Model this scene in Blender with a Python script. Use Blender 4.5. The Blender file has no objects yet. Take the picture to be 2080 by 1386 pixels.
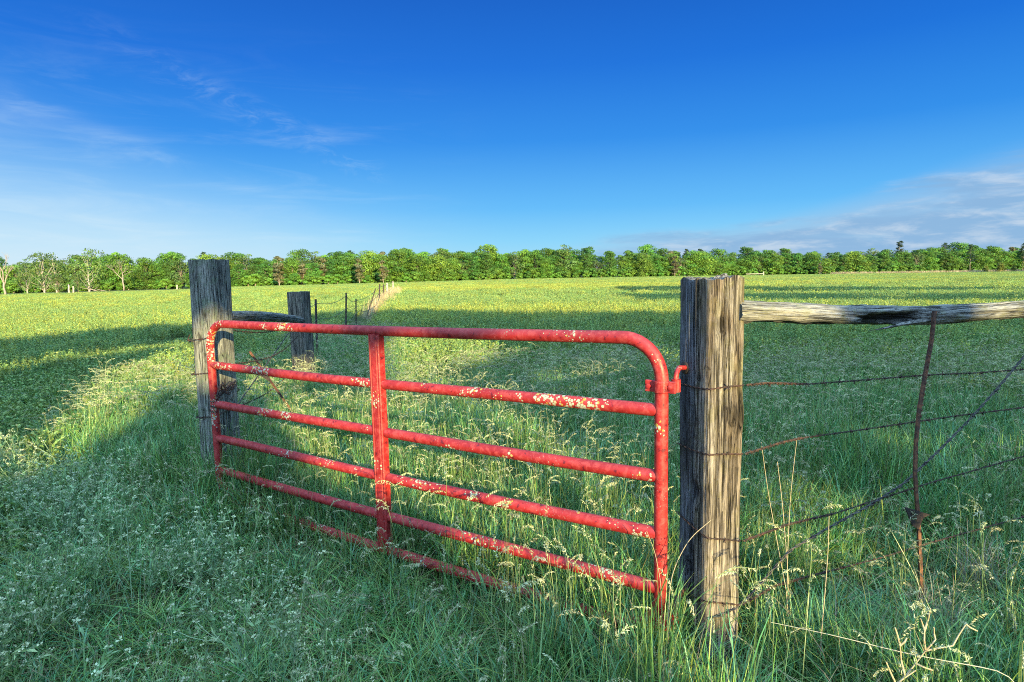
import bpy, math, random
import numpy as np
from mathutils import Vector

# ------------------------------------------------------------------ camera, sky, sun, exposure
SC = bpy.context.scene
COL = SC.collection
F, CX, CY = 1270.0, 1040.0, 693.0            # focal length and centre of the photograph in its own pixels
PITCH, ROLL = math.atan(137 / F), 0.02
EYE = np.array([0, 0, 1.8])
_fw = np.array([0, math.cos(PITCH), -math.sin(PITCH)])
_r0 = np.array([1.0, 0, 0]); _u0 = np.cross(_r0, _fw)
_R = math.cos(ROLL) * _r0 - math.sin(ROLL) * _u0
_U = math.sin(ROLL) * _r0 + math.cos(ROLL) * _u0
cam = bpy.data.cameras.new('camera'); camo = bpy.data.objects.new('camera', cam); COL.objects.link(camo)
cam.sensor_width = 36; cam.lens = F / 2080 * 36; cam.clip_end = 6000; cam.clip_start = 0.05
from mathutils import Matrix
m = Matrix.Identity(4)
for i in range(3):
    m[i][0] = _R[i]; m[i][1] = _U[i]; m[i][2] = -_fw[i]; m[i][3] = EYE[i]
camo.matrix_world = m
SC.camera = camo

SUN_AZ, SUN_EL = math.radians(22), math.radians(13)     # light travels towards -x +y
sun = bpy.data.lights.new('sun', 'SUN'); suno = bpy.data.objects.new('sun', sun); COL.objects.link(suno)
sun.energy = 5.0; sun.angle = math.radians(0.5); sun.color = (1.0, 0.80, 0.38)
sd = Vector((-math.sin(SUN_AZ) * math.cos(SUN_EL), math.cos(SUN_AZ) * math.cos(SUN_EL), -math.sin(SUN_EL)))
suno.rotation_euler = sd.to_track_quat('-Z', 'Y').to_euler()
suno.location = (8, -20, 12)

SC.view_settings.view_transform = 'Standard'; SC.view_settings.look = 'None'
SC.view_settings.exposure = 1.92; SC.view_settings.gamma = 1.0
SC.render.engine = 'CYCLES'
SC.cycles.max_bounces = 6; SC.cycles.use_denoising = False; SC.cycles.filter_width = 1.05; SC.cycles.sample_clamp_indirect = 4.0; SC.cycles.diffuse_bounces = 2; SC.cycles.transmission_bounces = 3; SC.cycles.glossy_bounces = 2

world = bpy.data.worlds.new('World'); SC.world = world; world.use_nodes = True
SKY_STRENGTH = 0.15


class NT:
    """Small helper around a node tree."""
    def __init__(s, tree): s.t = tree
    def n(s, kind, **kw):
        nd = s.t.nodes.new(kind)
        ins = kw.pop('ins', {})
        for k, v in kw.items(): setattr(nd, k, v)
        for k, v in ins.items():
            if hasattr(v, 'is_output') or isinstance(v, bpy.types.NodeSocket): s.t.links.new(v, nd.inputs[k])
            else: nd.inputs[k].default_value = v
        return nd
    def math(s, op, a, b=None, c=None, clamp=False):
        ins = {0: a}
        if b is not None: ins[1] = b
        if c is not None: ins[2] = c
        return s.n('ShaderNodeMath', operation=op, use_clamp=clamp, ins=ins).outputs[0]
    def ss(s, x, lo, hi):
        return s.n('ShaderNodeMapRange', interpolation_type='SMOOTHSTEP', ins={0: x, 1: lo, 2: hi, 3: 0.0, 4: 1.0}).outputs[0]
    def mix(s, f, a, b, blend='MIX'):
        nd = s.n('ShaderNodeMix', data_type='RGBA', blend_type=blend)
        for k, v in ((0, f), (6, a), (7, b)):
            if isinstance(v, bpy.types.NodeSocket): s.t.links.new(v, nd.inputs[k])
            else: nd.inputs[k].default_value = v if k == 0 else (*v, 1)
        return nd.outputs[2]
    def ramp(s, x, stops, interp='LINEAR'):
        nd = s.n('ShaderNodeValToRGB', ins={0: x}); r = nd.color_ramp; r.interpolation = interp
        while len(r.elements) < len(stops): r.elements.new(0.5)
        for el, (p, c) in zip(r.elements, stops): el.position = p; el.color = (*c, 1)
        return nd.outputs[0]
    def noise(s, vec, scale, detail=4, rough=0.55, dist=0.0):
        nd = s.n('ShaderNodeTexNoise', ins={'Scale': scale, 'Detail': detail, 'Roughness': rough, 'Distortion': dist})
        if vec is not None: s.t.links.new(vec, nd.inputs['Vector'])
        return nd.outputs[0]
    def mapping(s, vec, scale=(1, 1, 1), rot=(0, 0, 0), loc=(0, 0, 0)):
        return s.n('ShaderNodeMapping', ins={0: vec, 1: loc, 2: rot, 3: scale}).outputs[0]
    def link(s, a, b): s.t.links.new(a, b)


def build_world():
    t = world.node_tree; t.nodes.clear(); N = NT(t)
    sky = N.n('ShaderNodeTexSky', sky_type='NISHITA', sun_disc=False, sun_elevation=SUN_EL,
              sun_rotation=math.radians(158), altitude=200, air_density=1.0, dust_density=0.6, ozone_density=2.0)
    d = N.n('ShaderNodeTexCoord').outputs['Generated']
    sep = N.n('ShaderNodeSeparateXYZ', ins={0: d}); X, Y, Z = sep.outputs
    # deep saturated blue of the clear evening sky, by elevation; overhead stops raised to fill shade
    ramp = N.ramp(Z, [(0.0, (1.55, 2.85, 3.50)), (0.05, (0.90, 2.45, 3.65)), (0.10, (0.42, 1.85, 3.60)),
                      (0.20, (0.085, 1.02, 3.15)), (0.30, (0.018, 0.62, 2.70)), (0.40, (0.008, 0.42, 2.15)), (0.52, (0.5, 1.1, 2.7)), (0.70, (2.4, 4.4, 6.8)), (1.0, (4.1, 6.6, 9.2))])
    col = N.mix(0.97, sky.outputs[0], ramp)
    # clouds: direction projected onto a flat layer so that they flatten towards the horizon
    zz = N.math('ADD', N.math('MAXIMUM', Z, 0.0), 0.05)
    px = N.math('DIVIDE', X, zz); py = N.math('DIVIDE', Y, zz)
    cv = N.n('ShaderNodeCombineXYZ', ins={0: px, 1: py, 2: 0.0}).outputs[0]
    az = N.math('ARCTAN2', X, Y)                       # 0 straight ahead, + to the right
    # thin cirrus: a veil on the left that ends along a slanting edge, and a broken diagonal streak of wisps above it
    lin = lambda z0, sl, a0: N.math('SUBTRACT', Z, N.math('MULTIPLY_ADD', N.math('SUBTRACT', az, a0), sl, z0))
    fib = N.noise(N.mapping(N.n('ShaderNodeCombineXYZ', ins={0: az, 1: Z, 2: 1.0}).outputs[0], (4.0, 26, 1), (0, 0, 0.36)), 1.0, 8, 0.62, 0.8)
    puff = N.noise(N.mapping(N.n('ShaderNodeCombineXYZ', ins={0: az, 1: Z, 2: 2.0}).outputs[0], (16, 42, 1), (0, 0, 0.30)), 1.0, 8, 0.66, 1.0)
    v2 = lin(0.235, -0.37, -0.686)
    veil = N.math('MULTIPLY', N.math('SUBTRACT', 1.0, N.ss(v2, -0.20, 0.06)), N.math('SUBTRACT', 1.0, N.ss(az, -0.40, 0.10)))
    veil = N.math('MULTIPLY', veil, N.math('MULTIPLY_ADD', N.ss(fib, 0.20, 0.85), 0.34, 0.56))
    edge = N.math('MULTIPLY', N.math('MULTIPLY', N.ss(v2, -0.030, 0.0), N.math('SUBTRACT', 1.0, N.ss(v2, 0.0, 0.022))), N.math('MULTIPLY', N.math('SUBTRACT', 1.0, N.ss(az, -0.32, -0.12)), N.ss(fib, 0.35, 0.65)))
    v1 = lin(0.27, -0.41, -0.467)
    wisp = N.math('MULTIPLY', N.math('MULTIPLY', N.ss(v1, -0.045, 0.0), N.math('SUBTRACT', 1.0, N.ss(v1, 0.0, 0.032))), N.math('MULTIPLY', N.ss(az, -0.62, -0.42), N.math('SUBTRACT', 1.0, N.ss(az, -0.23, -0.17))))
    wisp = N.math('MULTIPLY', wisp, N.ss(puff, 0.44, 0.72))
    haze_ = N.math('MULTIPLY', N.math('MULTIPLY', N.ss(fib, 0.45, 0.8), N.math('SUBTRACT', 1.0, N.ss(az, -0.30, 0.0))), N.math('SUBTRACT', 1.0, N.ss(Z, 0.16, 0.36)))
    f1 = N.math('ADD', N.math('MULTIPLY', veil, 0.58), N.math('MULTIPLY_ADD', wisp, 0.20, N.math('MULTIPLY_ADD', edge, 0.14, N.math('MULTIPLY', haze_, 0.20))), clamp=True)
    milk = N.math('MULTIPLY', N.math('SUBTRACT', 1.0, N.ss(Z, 0.0, 0.17)), N.math('MULTIPLY', N.math('SUBTRACT', 1.0, N.ss(az, -0.55, 0.05)), 0.55))
    f1 = N.math('ADD', N.math('MULTIPLY', f1, 0.9), milk, clamp=True)
    col = N.mix(f1, col, (2.5, 3.2, 3.65))
    # cloud bank low on the right
    n2 = N.noise(N.mapping(N.n('ShaderNodeCombineXYZ', ins={0: az, 1: Z, 2: 0.0}).outputs[0], (5.5, 42, 1), (0, 0, 0.0)), 1.0, 8, 0.60, 0.35)
    n3 = N.noise(N.mapping(N.n('ShaderNodeCombineXYZ', ins={0: az, 1: Z, 2: 3.0}).outputs[0], (14, 60, 1), (0, 0, 0.10)), 1.0, 6, 0.6, 0.3)
    topz = N.math('ADD', 0.060, N.math('MULTIPLY', N.ss(az, 0.28, 0.78), 0.085))
    hgt = N.math('DIVIDE', Z, topz)
    body = N.math('MULTIPLY', N.ss(az, 0.02, 0.20), N.math('SUBTRACT', 1.15, hgt), clamp=True)
    dens = N.math('MULTIPLY', N.ss(N.math('ADD', n2, N.math('MULTIPLY', body, 0.50)), 0.53, 0.86), N.ss(body, 0.0, 0.22))
    shade = N.mix(N.ss(n3, 0.42, 0.72), (1.0, 1.75, 2.75), (2.25, 2.65, 3.15))
    pale = N.math('MULTIPLY', N.math('MULTIPLY', N.ss(az, 0.02, 0.28), N.ss(body, 0.0, 0.5)), 0.62)
    col = N.mix(pale, col, (1.45, 2.1, 2.95))
    col = N.mix(N.math('MULTIPLY', dens, 0.80), col, shade)
    # unseen sky on the sun's side and overhead, brightened as added fill for the shade
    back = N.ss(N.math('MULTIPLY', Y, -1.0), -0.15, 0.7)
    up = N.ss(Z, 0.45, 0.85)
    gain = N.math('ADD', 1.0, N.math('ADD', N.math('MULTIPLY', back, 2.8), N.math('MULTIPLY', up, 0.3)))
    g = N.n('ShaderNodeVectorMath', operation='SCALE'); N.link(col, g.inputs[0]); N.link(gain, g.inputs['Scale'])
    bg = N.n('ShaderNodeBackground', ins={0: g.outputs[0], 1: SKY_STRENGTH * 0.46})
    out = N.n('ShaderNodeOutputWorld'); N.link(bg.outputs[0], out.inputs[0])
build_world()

# ------------------------------------------------------------------ helpers
def ray(px, py): return _fw + _R * (px - CX) / F - _U * (py - CY) / F
def at(px, py, Y):
    d = ray(px, py); return EYE + d * (Y / d[1])
def smooth(a, b, x):
    t = np.clip((np.asarray(x, float) - a) / (b - a), 0, 1); return t * t * (3 - 2 * t)
def terrain(x, y):
    x = np.asarray(x, float); y = np.asarray(y, float)
    th = x / np.maximum(np.abs(y), 1.0)
    s = 0.0022 + 0.0062 * np.clip(th, 0, 1.2) + 0.0052 * np.clip(-th, 0, 1.2)
    far = np.maximum(y - 8, 0)
    z = -s * far * np.where(far < 420, 1, 420 / np.maximum(far, 1))
    r = np.hypot(x, y)
    z = z + (0.025 * np.sin(x * 0.9 + 1.0) * np.cos(y * 0.7) + 0.015 * np.sin(2.1 * x - 1.7 * y)) * smooth(400, 60, r)
    return z
def gnd(px, py, h=0.0):
    """Where the line of sight through a pixel meets the plane h above flat ground."""
    d = ray(px, py); return EYE + d * ((h - EYE[2]) / d[2])

def _hash(ix, iy, seed):
    n = (ix.astype(np.int64) * 374761393 + iy.astype(np.int64) * 668265263 + seed * 1442695041) & 0x7fffffff
    n = ((n ^ (n >> 13)) * 1274126177) & 0x7fffffff
    n = n ^ (n >> 16)
    return (n & 0xffff) / 65535.0
def vn(x, y, seed=0):
    x = np.asarray(x, float); y = np.asarray(y, float)
    ix, iy = np.floor(x), np.floor(y); fx, fy = x - ix, y - iy
    fx = fx * fx * (3 - 2 * fx); fy = fy * fy * (3 - 2 * fy)
    a = _hash(ix, iy, seed); b = _hash(ix + 1, iy, seed); c = _hash(ix, iy + 1, seed); d = _hash(ix + 1, iy + 1, seed)
    return (a * (1 - fx) + b * fx) * (1 - fy) + (c * (1 - fx) + d * fx) * fy
def fbm(x, y, seed=0, o=4):
    s, a, t = 0, 1, 0
    for k in range(o):
        s = s + a * vn(x * 2 ** k, y * 2 ** k, seed + k * 17); t += a; a *= 0.55
    return s / t

class MB:
    """Collects faces, one colour and one grain coordinate per vertex; build() links them as ONE mesh object."""
    def __init__(s): s.v, s.f, s.c, s.g, s.n = [], [], [], [], 0
    def add(s, v, f, c=(1, 1, 1), g=None):
        v = np.asarray(v, float).reshape(-1, 3); k = len(v)
        c = np.asarray(c, float)
        if c.ndim == 1: c = np.tile(c, (k, 1))
        s.v.append(v); s.c.append(c); s.g.append(v if g is None else np.asarray(g, float))
        s.f.append((np.asarray(f, int) + s.n) if not isinstance(f, list) else [tuple(i + s.n for i in q) for q in f])
        s.n += k
    def tube(s, pts, rad, n=10, c=(1, 1, 1), cap=True, closed=False):
        P = np.asarray(pts, float); k = len(P)
        rad = np.broadcast_to(np.asarray(rad, float), (k,))
        if closed: T = np.roll(P, -1, 0) - np.roll(P, 1, 0)
        else: T = np.gradient(P, axis=0)
        T = T / np.maximum(np.linalg.norm(T, axis=1, keepdims=True), 1e-9)
        ref = np.array([0, 0, 1.0]) if abs(T[0][2]) < 0.9 else np.array([1.0, 0, 0])
        A = np.cross(T[0], ref); A /= np.linalg.norm(A); fr = []
        for i in range(k):
            A = A - T[i] * (A @ T[i]); A = A / max(np.linalg.norm(A), 1e-9); fr.append((A, np.cross(T[i], A)))
        th = np.arange(n) * 2 * math.pi / n
        V = np.concatenate([P[i] + rad[i] * (np.cos(th)[:, None] * fr[i][0] + np.sin(th)[:, None] * fr[i][1]) for i in range(k)])
        fs = []
        for i in range(k if closed else k - 1):
            j = (i + 1) % k
            for q in range(n): fs.append((i * n + q, i * n + (q + 1) % n, j * n + (q + 1) % n, j * n + q))
        if cap and not closed: fs += [tuple(range(n))[::-1], tuple((k - 1) * n + q for q in range(n))]
        s.add(V, fs, c)
    def box(s, c0, ax, ay, az, c=(1, 1, 1)):
        c0, ax, ay, az = (np.asarray(q, float) for q in (c0, ax, ay, az))
        V = [c0 + a * ax + b * ay + d * az for a in (-1, 1) for b in (-1, 1) for d in (-1, 1)]
        s.add(V, [(0, 1, 3, 2), (4, 6, 7, 5), (0, 4, 5, 1), (2, 3, 7, 6), (0, 2, 6, 4), (1, 5, 7, 3)], c)
    def build(s, name, mat, parent=None, smooth_=False, origin=None, link=True, bevel=0):
        V = np.concatenate(s.v); C = np.concatenate(s.c); G = np.concatenate(s.g)
        if origin is None and parent is not None: origin = np.array(parent_world(parent))
        if origin is not None: V = V - np.asarray(origin)
        fs = []
        for f in s.f: fs += f if isinstance(f, list) else [tuple(r) for r in f.tolist()]
        me = bpy.data.meshes.new(name); me.from_pydata(V.tolist(), [], fs)
        a = me.attributes.new('Col', 'FLOAT_COLOR', 'POINT'); a.data.foreach_set('color', np.hstack([C, np.ones((len(C), 1))]).ravel())
        a = me.attributes.new('grain', 'FLOAT_VECTOR', 'POINT'); a.data.foreach_set('vector', G.ravel())
        if smooth_: me.polygons.foreach_set('use_smooth', [True] * len(me.polygons))
        me.materials.append(mat)
        o = bpy.data.objects.new(name, me)
        if link: COL.objects.link(o)
        if parent is not None: o.parent = parent
        elif origin is not None: o.location = origin
        if bevel:
            b = o.modifiers.new('bevel', 'BEVEL'); b.width = bevel; b.segments = 2
        return o
def parent_world(p):
    l = Vector(p.location)
    while p.parent: p = p.parent; l = l + p.location
    return l
def tag(o, label=None, cat=None, group=None, kind=None):
    if label: o['label'] = label
    if cat: o['category'] = cat
    if group: o['group'] = group
    if kind: o['kind'] = kind
    return o
def empty(name, loc, label, cat, group=None):
    o = bpy.data.objects.new(name, None); COL.objects.link(o); o.location = Vector([float(q) for q in loc]); o.empty_display_size = 0.2
    return tag(o, label, cat, group)

# ------------------------------------------------------------------ materials
def new_mat(name):
    mt = bpy.data.materials.new(name); mt.use_nodes = True; mt.node_tree.nodes.clear(); return mt, NT(mt.node_tree)
def leaf_material(name, trans=0.35, vary=0.35, hue=0.03, rough=0.55, spec=0.25, gain=1.0):
    mt, N = new_mat(name)
    col = N.n('ShaderNodeAttribute', attribute_name='Col').outputs[0]
    rnd = N.n('ShaderNodeObjectInfo').outputs['Random']
    val = N.math('MULTIPLY_ADD', rnd, vary, (1 - vary / 2) * gain)
    r2 = N.math('FRACT', N.math('MULTIPLY', rnd, 7.31))
    hs = N.n('ShaderNodeHueSaturation', ins={'Hue': N.math('MULTIPLY_ADD', r2, hue, 0.5 - hue / 2), 'Saturation': 1.0, 'Value': val, 'Color': col}).outputs[0]
    p = N.n('ShaderNodeBsdfPrincipled', ins={'Base Color': hs, 'Roughness': rough, 'Specular IOR Level': spec})
    t = N.n('ShaderNodeBsdfTranslucent', ins={0: N.mix(0.5, hs, (0.9, 1.0, 0.25), 'MULTIPLY')})
    mx = N.n('ShaderNodeMixShader', ins={0: trans, 1: p.outputs[0], 2: t.outputs[0]})
    out = N.n('ShaderNodeOutputMaterial'); N.link(mx.outputs[0], out.inputs[0])
    return mt
def wood_material(name, light, mid, dark, moss=None, moss_amt=0.0, grain=1.0, rough=0.85):
    mt, N = new_mat(name)
    g = N.n('ShaderNodeAttribute', attribute_name='grain').outputs['Vector']
    vc = N.n('ShaderNodeAttribute', attribute_name='Col').outputs[0]
    f1 = N.noise(N.mapping(g, (60 * grain, 60 * grain, 3.6)), 1.0, 7, 0.70, 0.9)
    f2 = N.noise(N.mapping(g, (190 * grain, 190 * grain, 11)), 1.0, 4, 0.6, 0.3)
    f3 = N.noise(N.mapping(g, (9, 9, 2.0)), 1.0, 4, 0.6, 0.4)
    base = N.ramp(f1, [(0.34, dark), (0.45, mid), (0.56, light), (0.74, tuple(q * 1.35 for q in light))])
    base = N.mix(N.ss(f2, 0.50, 0.66), base, tuple(q * 0.45 for q in mid))
    base = N.mix(N.math('MULTIPLY', N.ss(f3, 0.52, 0.70), 0.55), base, tuple(q * 0.6 for q in mid))
    if moss:
        f4 = N.noise(g, 14.0, 5, 0.65, 0.5)
        base = N.mix(N.math('MULTIPLY', N.ss(f4, 0.50, 0.62), moss_amt), base, moss)
        f5 = N.noise(g, 46.0, 4, 0.6, 0.2)
        base = N.mix(N.math('MULTIPLY', N.ss(f5, 0.63, 0.70), moss_amt), base, (0.22, 0.23, 0.19))
    ck = N.noise(N.mapping(g, (48 * grain, 48 * grain, 1.3)), 1.0, 3, 0.5, 1.1)                 # open drying cracks
    crack = N.math('MULTIPLY', N.math('SUBTRACT', 1.0, N.ss(N.math('ABSOLUTE', N.math('SUBTRACT', ck, 0.5)), 0.008, 0.034)), N.ss(f3, 0.36, 0.56))
    base = N.mix(N.math('MULTIPLY', crack, 0.92), base, tuple(q * 0.35 for q in dark))
    pk = N.noise(N.mapping(g, (70, 70, 26)), 1.0, 3, 0.5)
    base = N.mix(N.math('MULTIPLY', N.ss(pk, 0.68, 0.73), 0.8), base, dark)                         # pits and old nail holes
    base = N.mix(1.0, base, vc, 'MULTIPLY')
    f1 = N.math('MULTIPLY_ADD', crack, -1.2, f1)
    hgt = N.math('ADD', f1, N.math('MULTIPLY', f2, 0.6))
    bp = N.n('ShaderNodeBump', ins={'Strength': 1.0, 'Distance': 0.007, 'Height': hgt})
    p = N.n('ShaderNodeBsdfPrincipled', ins={'Base Color': base, 'Roughness': rough, 'Specular IOR Level': 0.2, 'Normal': bp.outputs[0]})
    out = N.n('ShaderNodeOutputMaterial'); N.link(p.outputs[0], out.inputs[0])
    return mt
def rust_material(name, a=(0.055, 0.028, 0.018), b=(0.16, 0.06, 0.028), metal=0.3):
    mt, N = new_mat(name)
    c = N.n('ShaderNodeTexCoord').outputs['Object']
    f = N.noise(c, 38.0, 6, 0.65)
    col = N.mix(N.ss(f, 0.40, 0.65), a, b)
    bp = N.n('ShaderNodeBump', ins={'Strength': 0.5, 'Distance': 0.002, 'Height': f})
    p = N.n('ShaderNodeBsdfPrincipled', ins={'Base Color': col, 'Roughness': 0.75, 'Metallic': metal, 'Normal': bp.outputs[0]})
    out = N.n('ShaderNodeOutputMaterial'); N.link(p.outputs[0], out.inputs[0])
    return mt
def plain_material(name, col, rough=0.8, metal=0.0):
    mt, N = new_mat(name)
    c = N.n('ShaderNodeTexCoord').outputs['Object']
    f = N.noise(c, 25.0, 5, 0.6)
    cc = N.mix(f, tuple(q * 0.65 for q in col), tuple(q * 1.25 for q in col))
    p = N.n('ShaderNodeBsdfPrincipled', ins={'Base Color': cc, 'Roughness': rough, 'Metallic': metal})
    out = N.n('ShaderNodeOutputMaterial'); N.link(p.outputs[0], out.inputs[0])
    return mt
def gate_material():
    mt, N = new_mat('red_gate_paint')
    c = N.n('ShaderNodeTexCoord').outputs['Object']
    f1 = N.noise(c, 5.0, 5, 0.6, 0.4); f2 = N.noise(c, 30.0, 5, 0.6, 0.3); f3 = N.noise(c, 90.0, 3, 0.6)
    col = N.mix(N.ss(f1, 0.35, 0.65), (0.175, 0.009, 0.010), (0.245, 0.016, 0.016))
    col = N.mix(N.math('MULTIPLY', N.ss(f2, 0.47, 0.62), 0.75), col, (0.265, 0.036, 0.034))     # chalky faded film
    col = N.mix(N.math('MULTIPLY', N.ss(f2, 0.40, 0.33), 0.85), col, (0.060, 0.005, 0.010))     # old dark undercoat
    col = N.mix(N.ss(f3, 0.68, 0.73), col, (0.05, 0.015, 0.01))                               # rust pricks
    # lichen: crusty spots grown in patches
    patch = N.ss(N.noise(N.mapping(c, (1, 1, 1), (0, 0, 0), (4.2, 1.7, 0.6)), 3.6, 3, 0.6), 0.46, 0.64)
    vo = N.n('ShaderNodeTexVoronoi', feature='F1', ins={'Vector': c, 'Scale': 66.0, 'Randomness': 1.0})
    warp = N.math('ADD', vo.outputs['Distance'], N.math('MULTIPLY', N.math('SUBTRACT', f3, 0.5), 0.55))
    sz = N.n('ShaderNodeSeparateColor', ins={0: vo.outputs['Color']})
    thr = N.math('MULTIPLY', N.math('SUBTRACT', N.math('MULTIPLY', patch, 0.75), N.math('MULTIPLY', sz.outputs[0], 0.48)), 1.0)
    spot = N.ss(N.math('SUBTRACT', thr, warp), -0.02, 0.05)
    lich = N.mix(N.ss(sz.outputs[1], 0.72, 0.80), (0.30, 0.31, 0.24), (0.34, 0.20, 0.02))
    lich = N.mix(N.ss(f3, 0.35, 0.65), N.mix(0.5, lich, (0.15, 0.16, 0.11)), lich)
    col = N.mix(spot, col, lich)
    scuff = N.math('MULTIPLY', N.ss(N.noise(c, 120.0, 4, 0.7), 0.60, 0.68), N.ss(N.noise(c, 4.5, 3, 0.5), 0.50, 0.62))
    col = N.mix(N.math('MULTIPLY', scuff, 0.7), col, (0.26, 0.21, 0.19))
    rg = N.math('MULTIPLY_ADD', spot, 0.5, N.math('MULTIPLY_ADD', f2, 0.40, 0.28))
    bp = N.n('ShaderNodeBump', ins={'Strength': 0.7, 'Distance': 0.004, 'Height': N.math('ADD', N.math('MULTIPLY', spot, 1.0), N.math('MULTIPLY', f3, 0.18))})
    p = N.n('ShaderNodeBsdfPrincipled', ins={'Base Color': col, 'Roughness': rg, 'Specular IOR Level': 0.32, 'Normal': bp.outputs[0]})
    out = N.n('ShaderNodeOutputMaterial'); N.link(p.outputs[0], out.inputs[0])
    return mt
def ground_material():
    mt, N = new_mat('field_ground')
    c = N.n('ShaderNodeTexCoord').outputs['Object']
    f1 = N.noise(c, 0.35, 6, 0.6); f2 = N.noise(c, 6.0, 6, 0.7); f3 = N.noise(c, 0.03, 3, 0.5)
    col = N.mix(N.ss(f2, 0.35, 0.65), (0.022, 0.028, 0.010), (0.055, 0.075, 0.022))
    col = N.mix(N.math('MULTIPLY', N.ss(f1, 0.52, 0.68), 0.6), col, (0.10, 0.09, 0.055))
    col = N.mix(N.math('MULTIPLY', N.ss(f3, 0.4, 0.6), 0.5), col, (0.10, 0.13, 0.025))
    bp = N.n('ShaderNodeBump', ins={'Strength': 0.9, 'Distance': 0.05, 'Height': f2})
    p = N.n('ShaderNodeBsdfPrincipled', ins={'Base Color': col, 'Roughness': 0.95, 'Specular IOR Level': 0.1, 'Normal': bp.outputs[0]})
    out = N.n('ShaderNodeOutputMaterial'); N.link(p.outputs[0], out.inputs[0])
    return mt

M_GRASS = leaf_material('grass_blades', 0.22, 0.75, 0.05, 0.42, 0.5)
M_CROP = leaf_material('crop_leaves', 0.28, 0.45, 0.05, 0.5, 0.35)
M_TREE = leaf_material('tree_leaves', 0.25, 0.42, 0.022, 0.6, 0.2)
M_POST = wood_material('weathered_post_wood', (0.195, 0.188, 0.178), (0.112, 0.106, 0.100), (0.018, 0.016, 0.016), (0.11, 0.108, 0.04), 0.30)
M_GREYPOST = wood_material('grey_green_post_wood', (0.200, 0.200, 0.172), (0.130, 0.131, 0.112), (0.030, 0.030, 0.027), (0.110, 0.135, 0.088), 0.7)
M_OLDPOST = wood_material('dark_old_post_wood', (0.165, 0.150, 0.120), (0.095, 0.085, 0.068), (0.020, 0.018, 0.015), (0.09, 0.10, 0.065), 0.5)
M_RAIL = wood_material('silvery_rail_wood', (0.195, 0.195, 0.185), (0.110, 0.110, 0.103), (0.026, 0.023, 0.022), (0.12, 0.13, 0.07), 0.4)
M_RUST = rust_material('rusty_wire', (0.018, 0.011, 0.010), (0.060, 0.028, 0.018)); M_RUSTO = rust_material('orange_rust', (0.040, 0.018, 0.012), (0.14, 0.055, 0.025), 0.1)
M_DARKIRON = rust_material('dark_iron', (0.018, 0.014, 0.013), (0.05, 0.03, 0.022), 0.3)
M_WIRE = rust_material('grey_wire', (0.035, 0.035, 0.04), (0.09, 0.08, 0.075), 0.6)
M_RED = gate_material()
M_BARK = plain_material('grey_bark', (0.17, 0.14, 0.11)); M_BIRCH = plain_material('pale_bark', (0.30, 0.27, 0.23)); M_DEAD = plain_material('bare_dead_wood', (0.20, 0.165, 0.13))
M_SIGHT = plain_material('bleached_wood', (0.28, 0.25, 0.20))

# ------------------------------------------------------------------ ground
def build_ground():
    ys = np.unique(np.concatenate([np.linspace(-60, 0, 7), np.linspace(0, 20, 61), np.linspace(20, 120, 51), np.linspace(120, 500, 39), np.array([600, 800, 1200, 2000, 3500])]))
    xs = np.unique(np.concatenate([np.linspace(-12, 12, 61), np.linspace(-120, 120, 61), np.linspace(-500, 500, 41), np.array([-3000, -1500, -900, 900, 1500, 3000])]))
    Xg, Yg = np.meshgrid(xs, ys); Zg = terrain(Xg, Yg)
    V = np.stack([Xg, Yg, Zg], -1).reshape(-1, 3); nx = len(xs)
    ii, jj = np.meshgrid(np.arange(len(ys) - 1), np.arange(nx - 1), indexing='ij')
    a = (ii * nx + jj).ravel(); f = np.stack([a, a + 1, a + nx + 1, a + nx], 1)
    b = MB(); b.add(V, f)
    o = b.build('ground', ground_material(), smooth_=True); tag(o, kind='structure')
build_ground()

# ------------------------------------------------------------------ trees
def leaf_cards(mb, P, Nrm, size, col, rng, asp=0.7):
    """Small kite-shaped sprays of leaves at P facing Nrm."""
    n = len(P); Nrm = Nrm / np.maximum(np.linalg.norm(Nrm, axis=1, keepdims=True), 1e-6)
    A = np.cross(Nrm, rng.normal(size=(n, 3))); A /= np.maximum(np.linalg.norm(A, axis=1, keepdims=True), 1e-6); B = np.cross(Nrm, A)
    s = size[:, None]
    j = lambda: rng.uniform(0.7, 1.2, (n, 1))
    V = np.stack([P - A * s * j(), P + B * s * asp * j() + A * s * 0.15, P + A * s * j() + Nrm * s * 0.25, P - B * s * asp * j()], 1).reshape(-1, 3)
    f = np.arange(n * 4).reshape(n, 4)
    mb.add(V, f, np.repeat(col, 4, 0))
def limb(mb, a, b, r0, r1, rng, n=6, k=5, wob=0.06, c=(1, 1, 1)):
    a, b = np.asarray(a, float), np.asarray(b, float); t = np.linspace(0, 1, k)[:, None]
    P = a + (b - a) * t + rng.normal(0, wob, (k, 3)) * np.linalg.norm(b - a) * (t * (1 - t) * 2)
    mb.tube(P, np.linspace(r0, r1, k), n, c)
    return P
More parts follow.
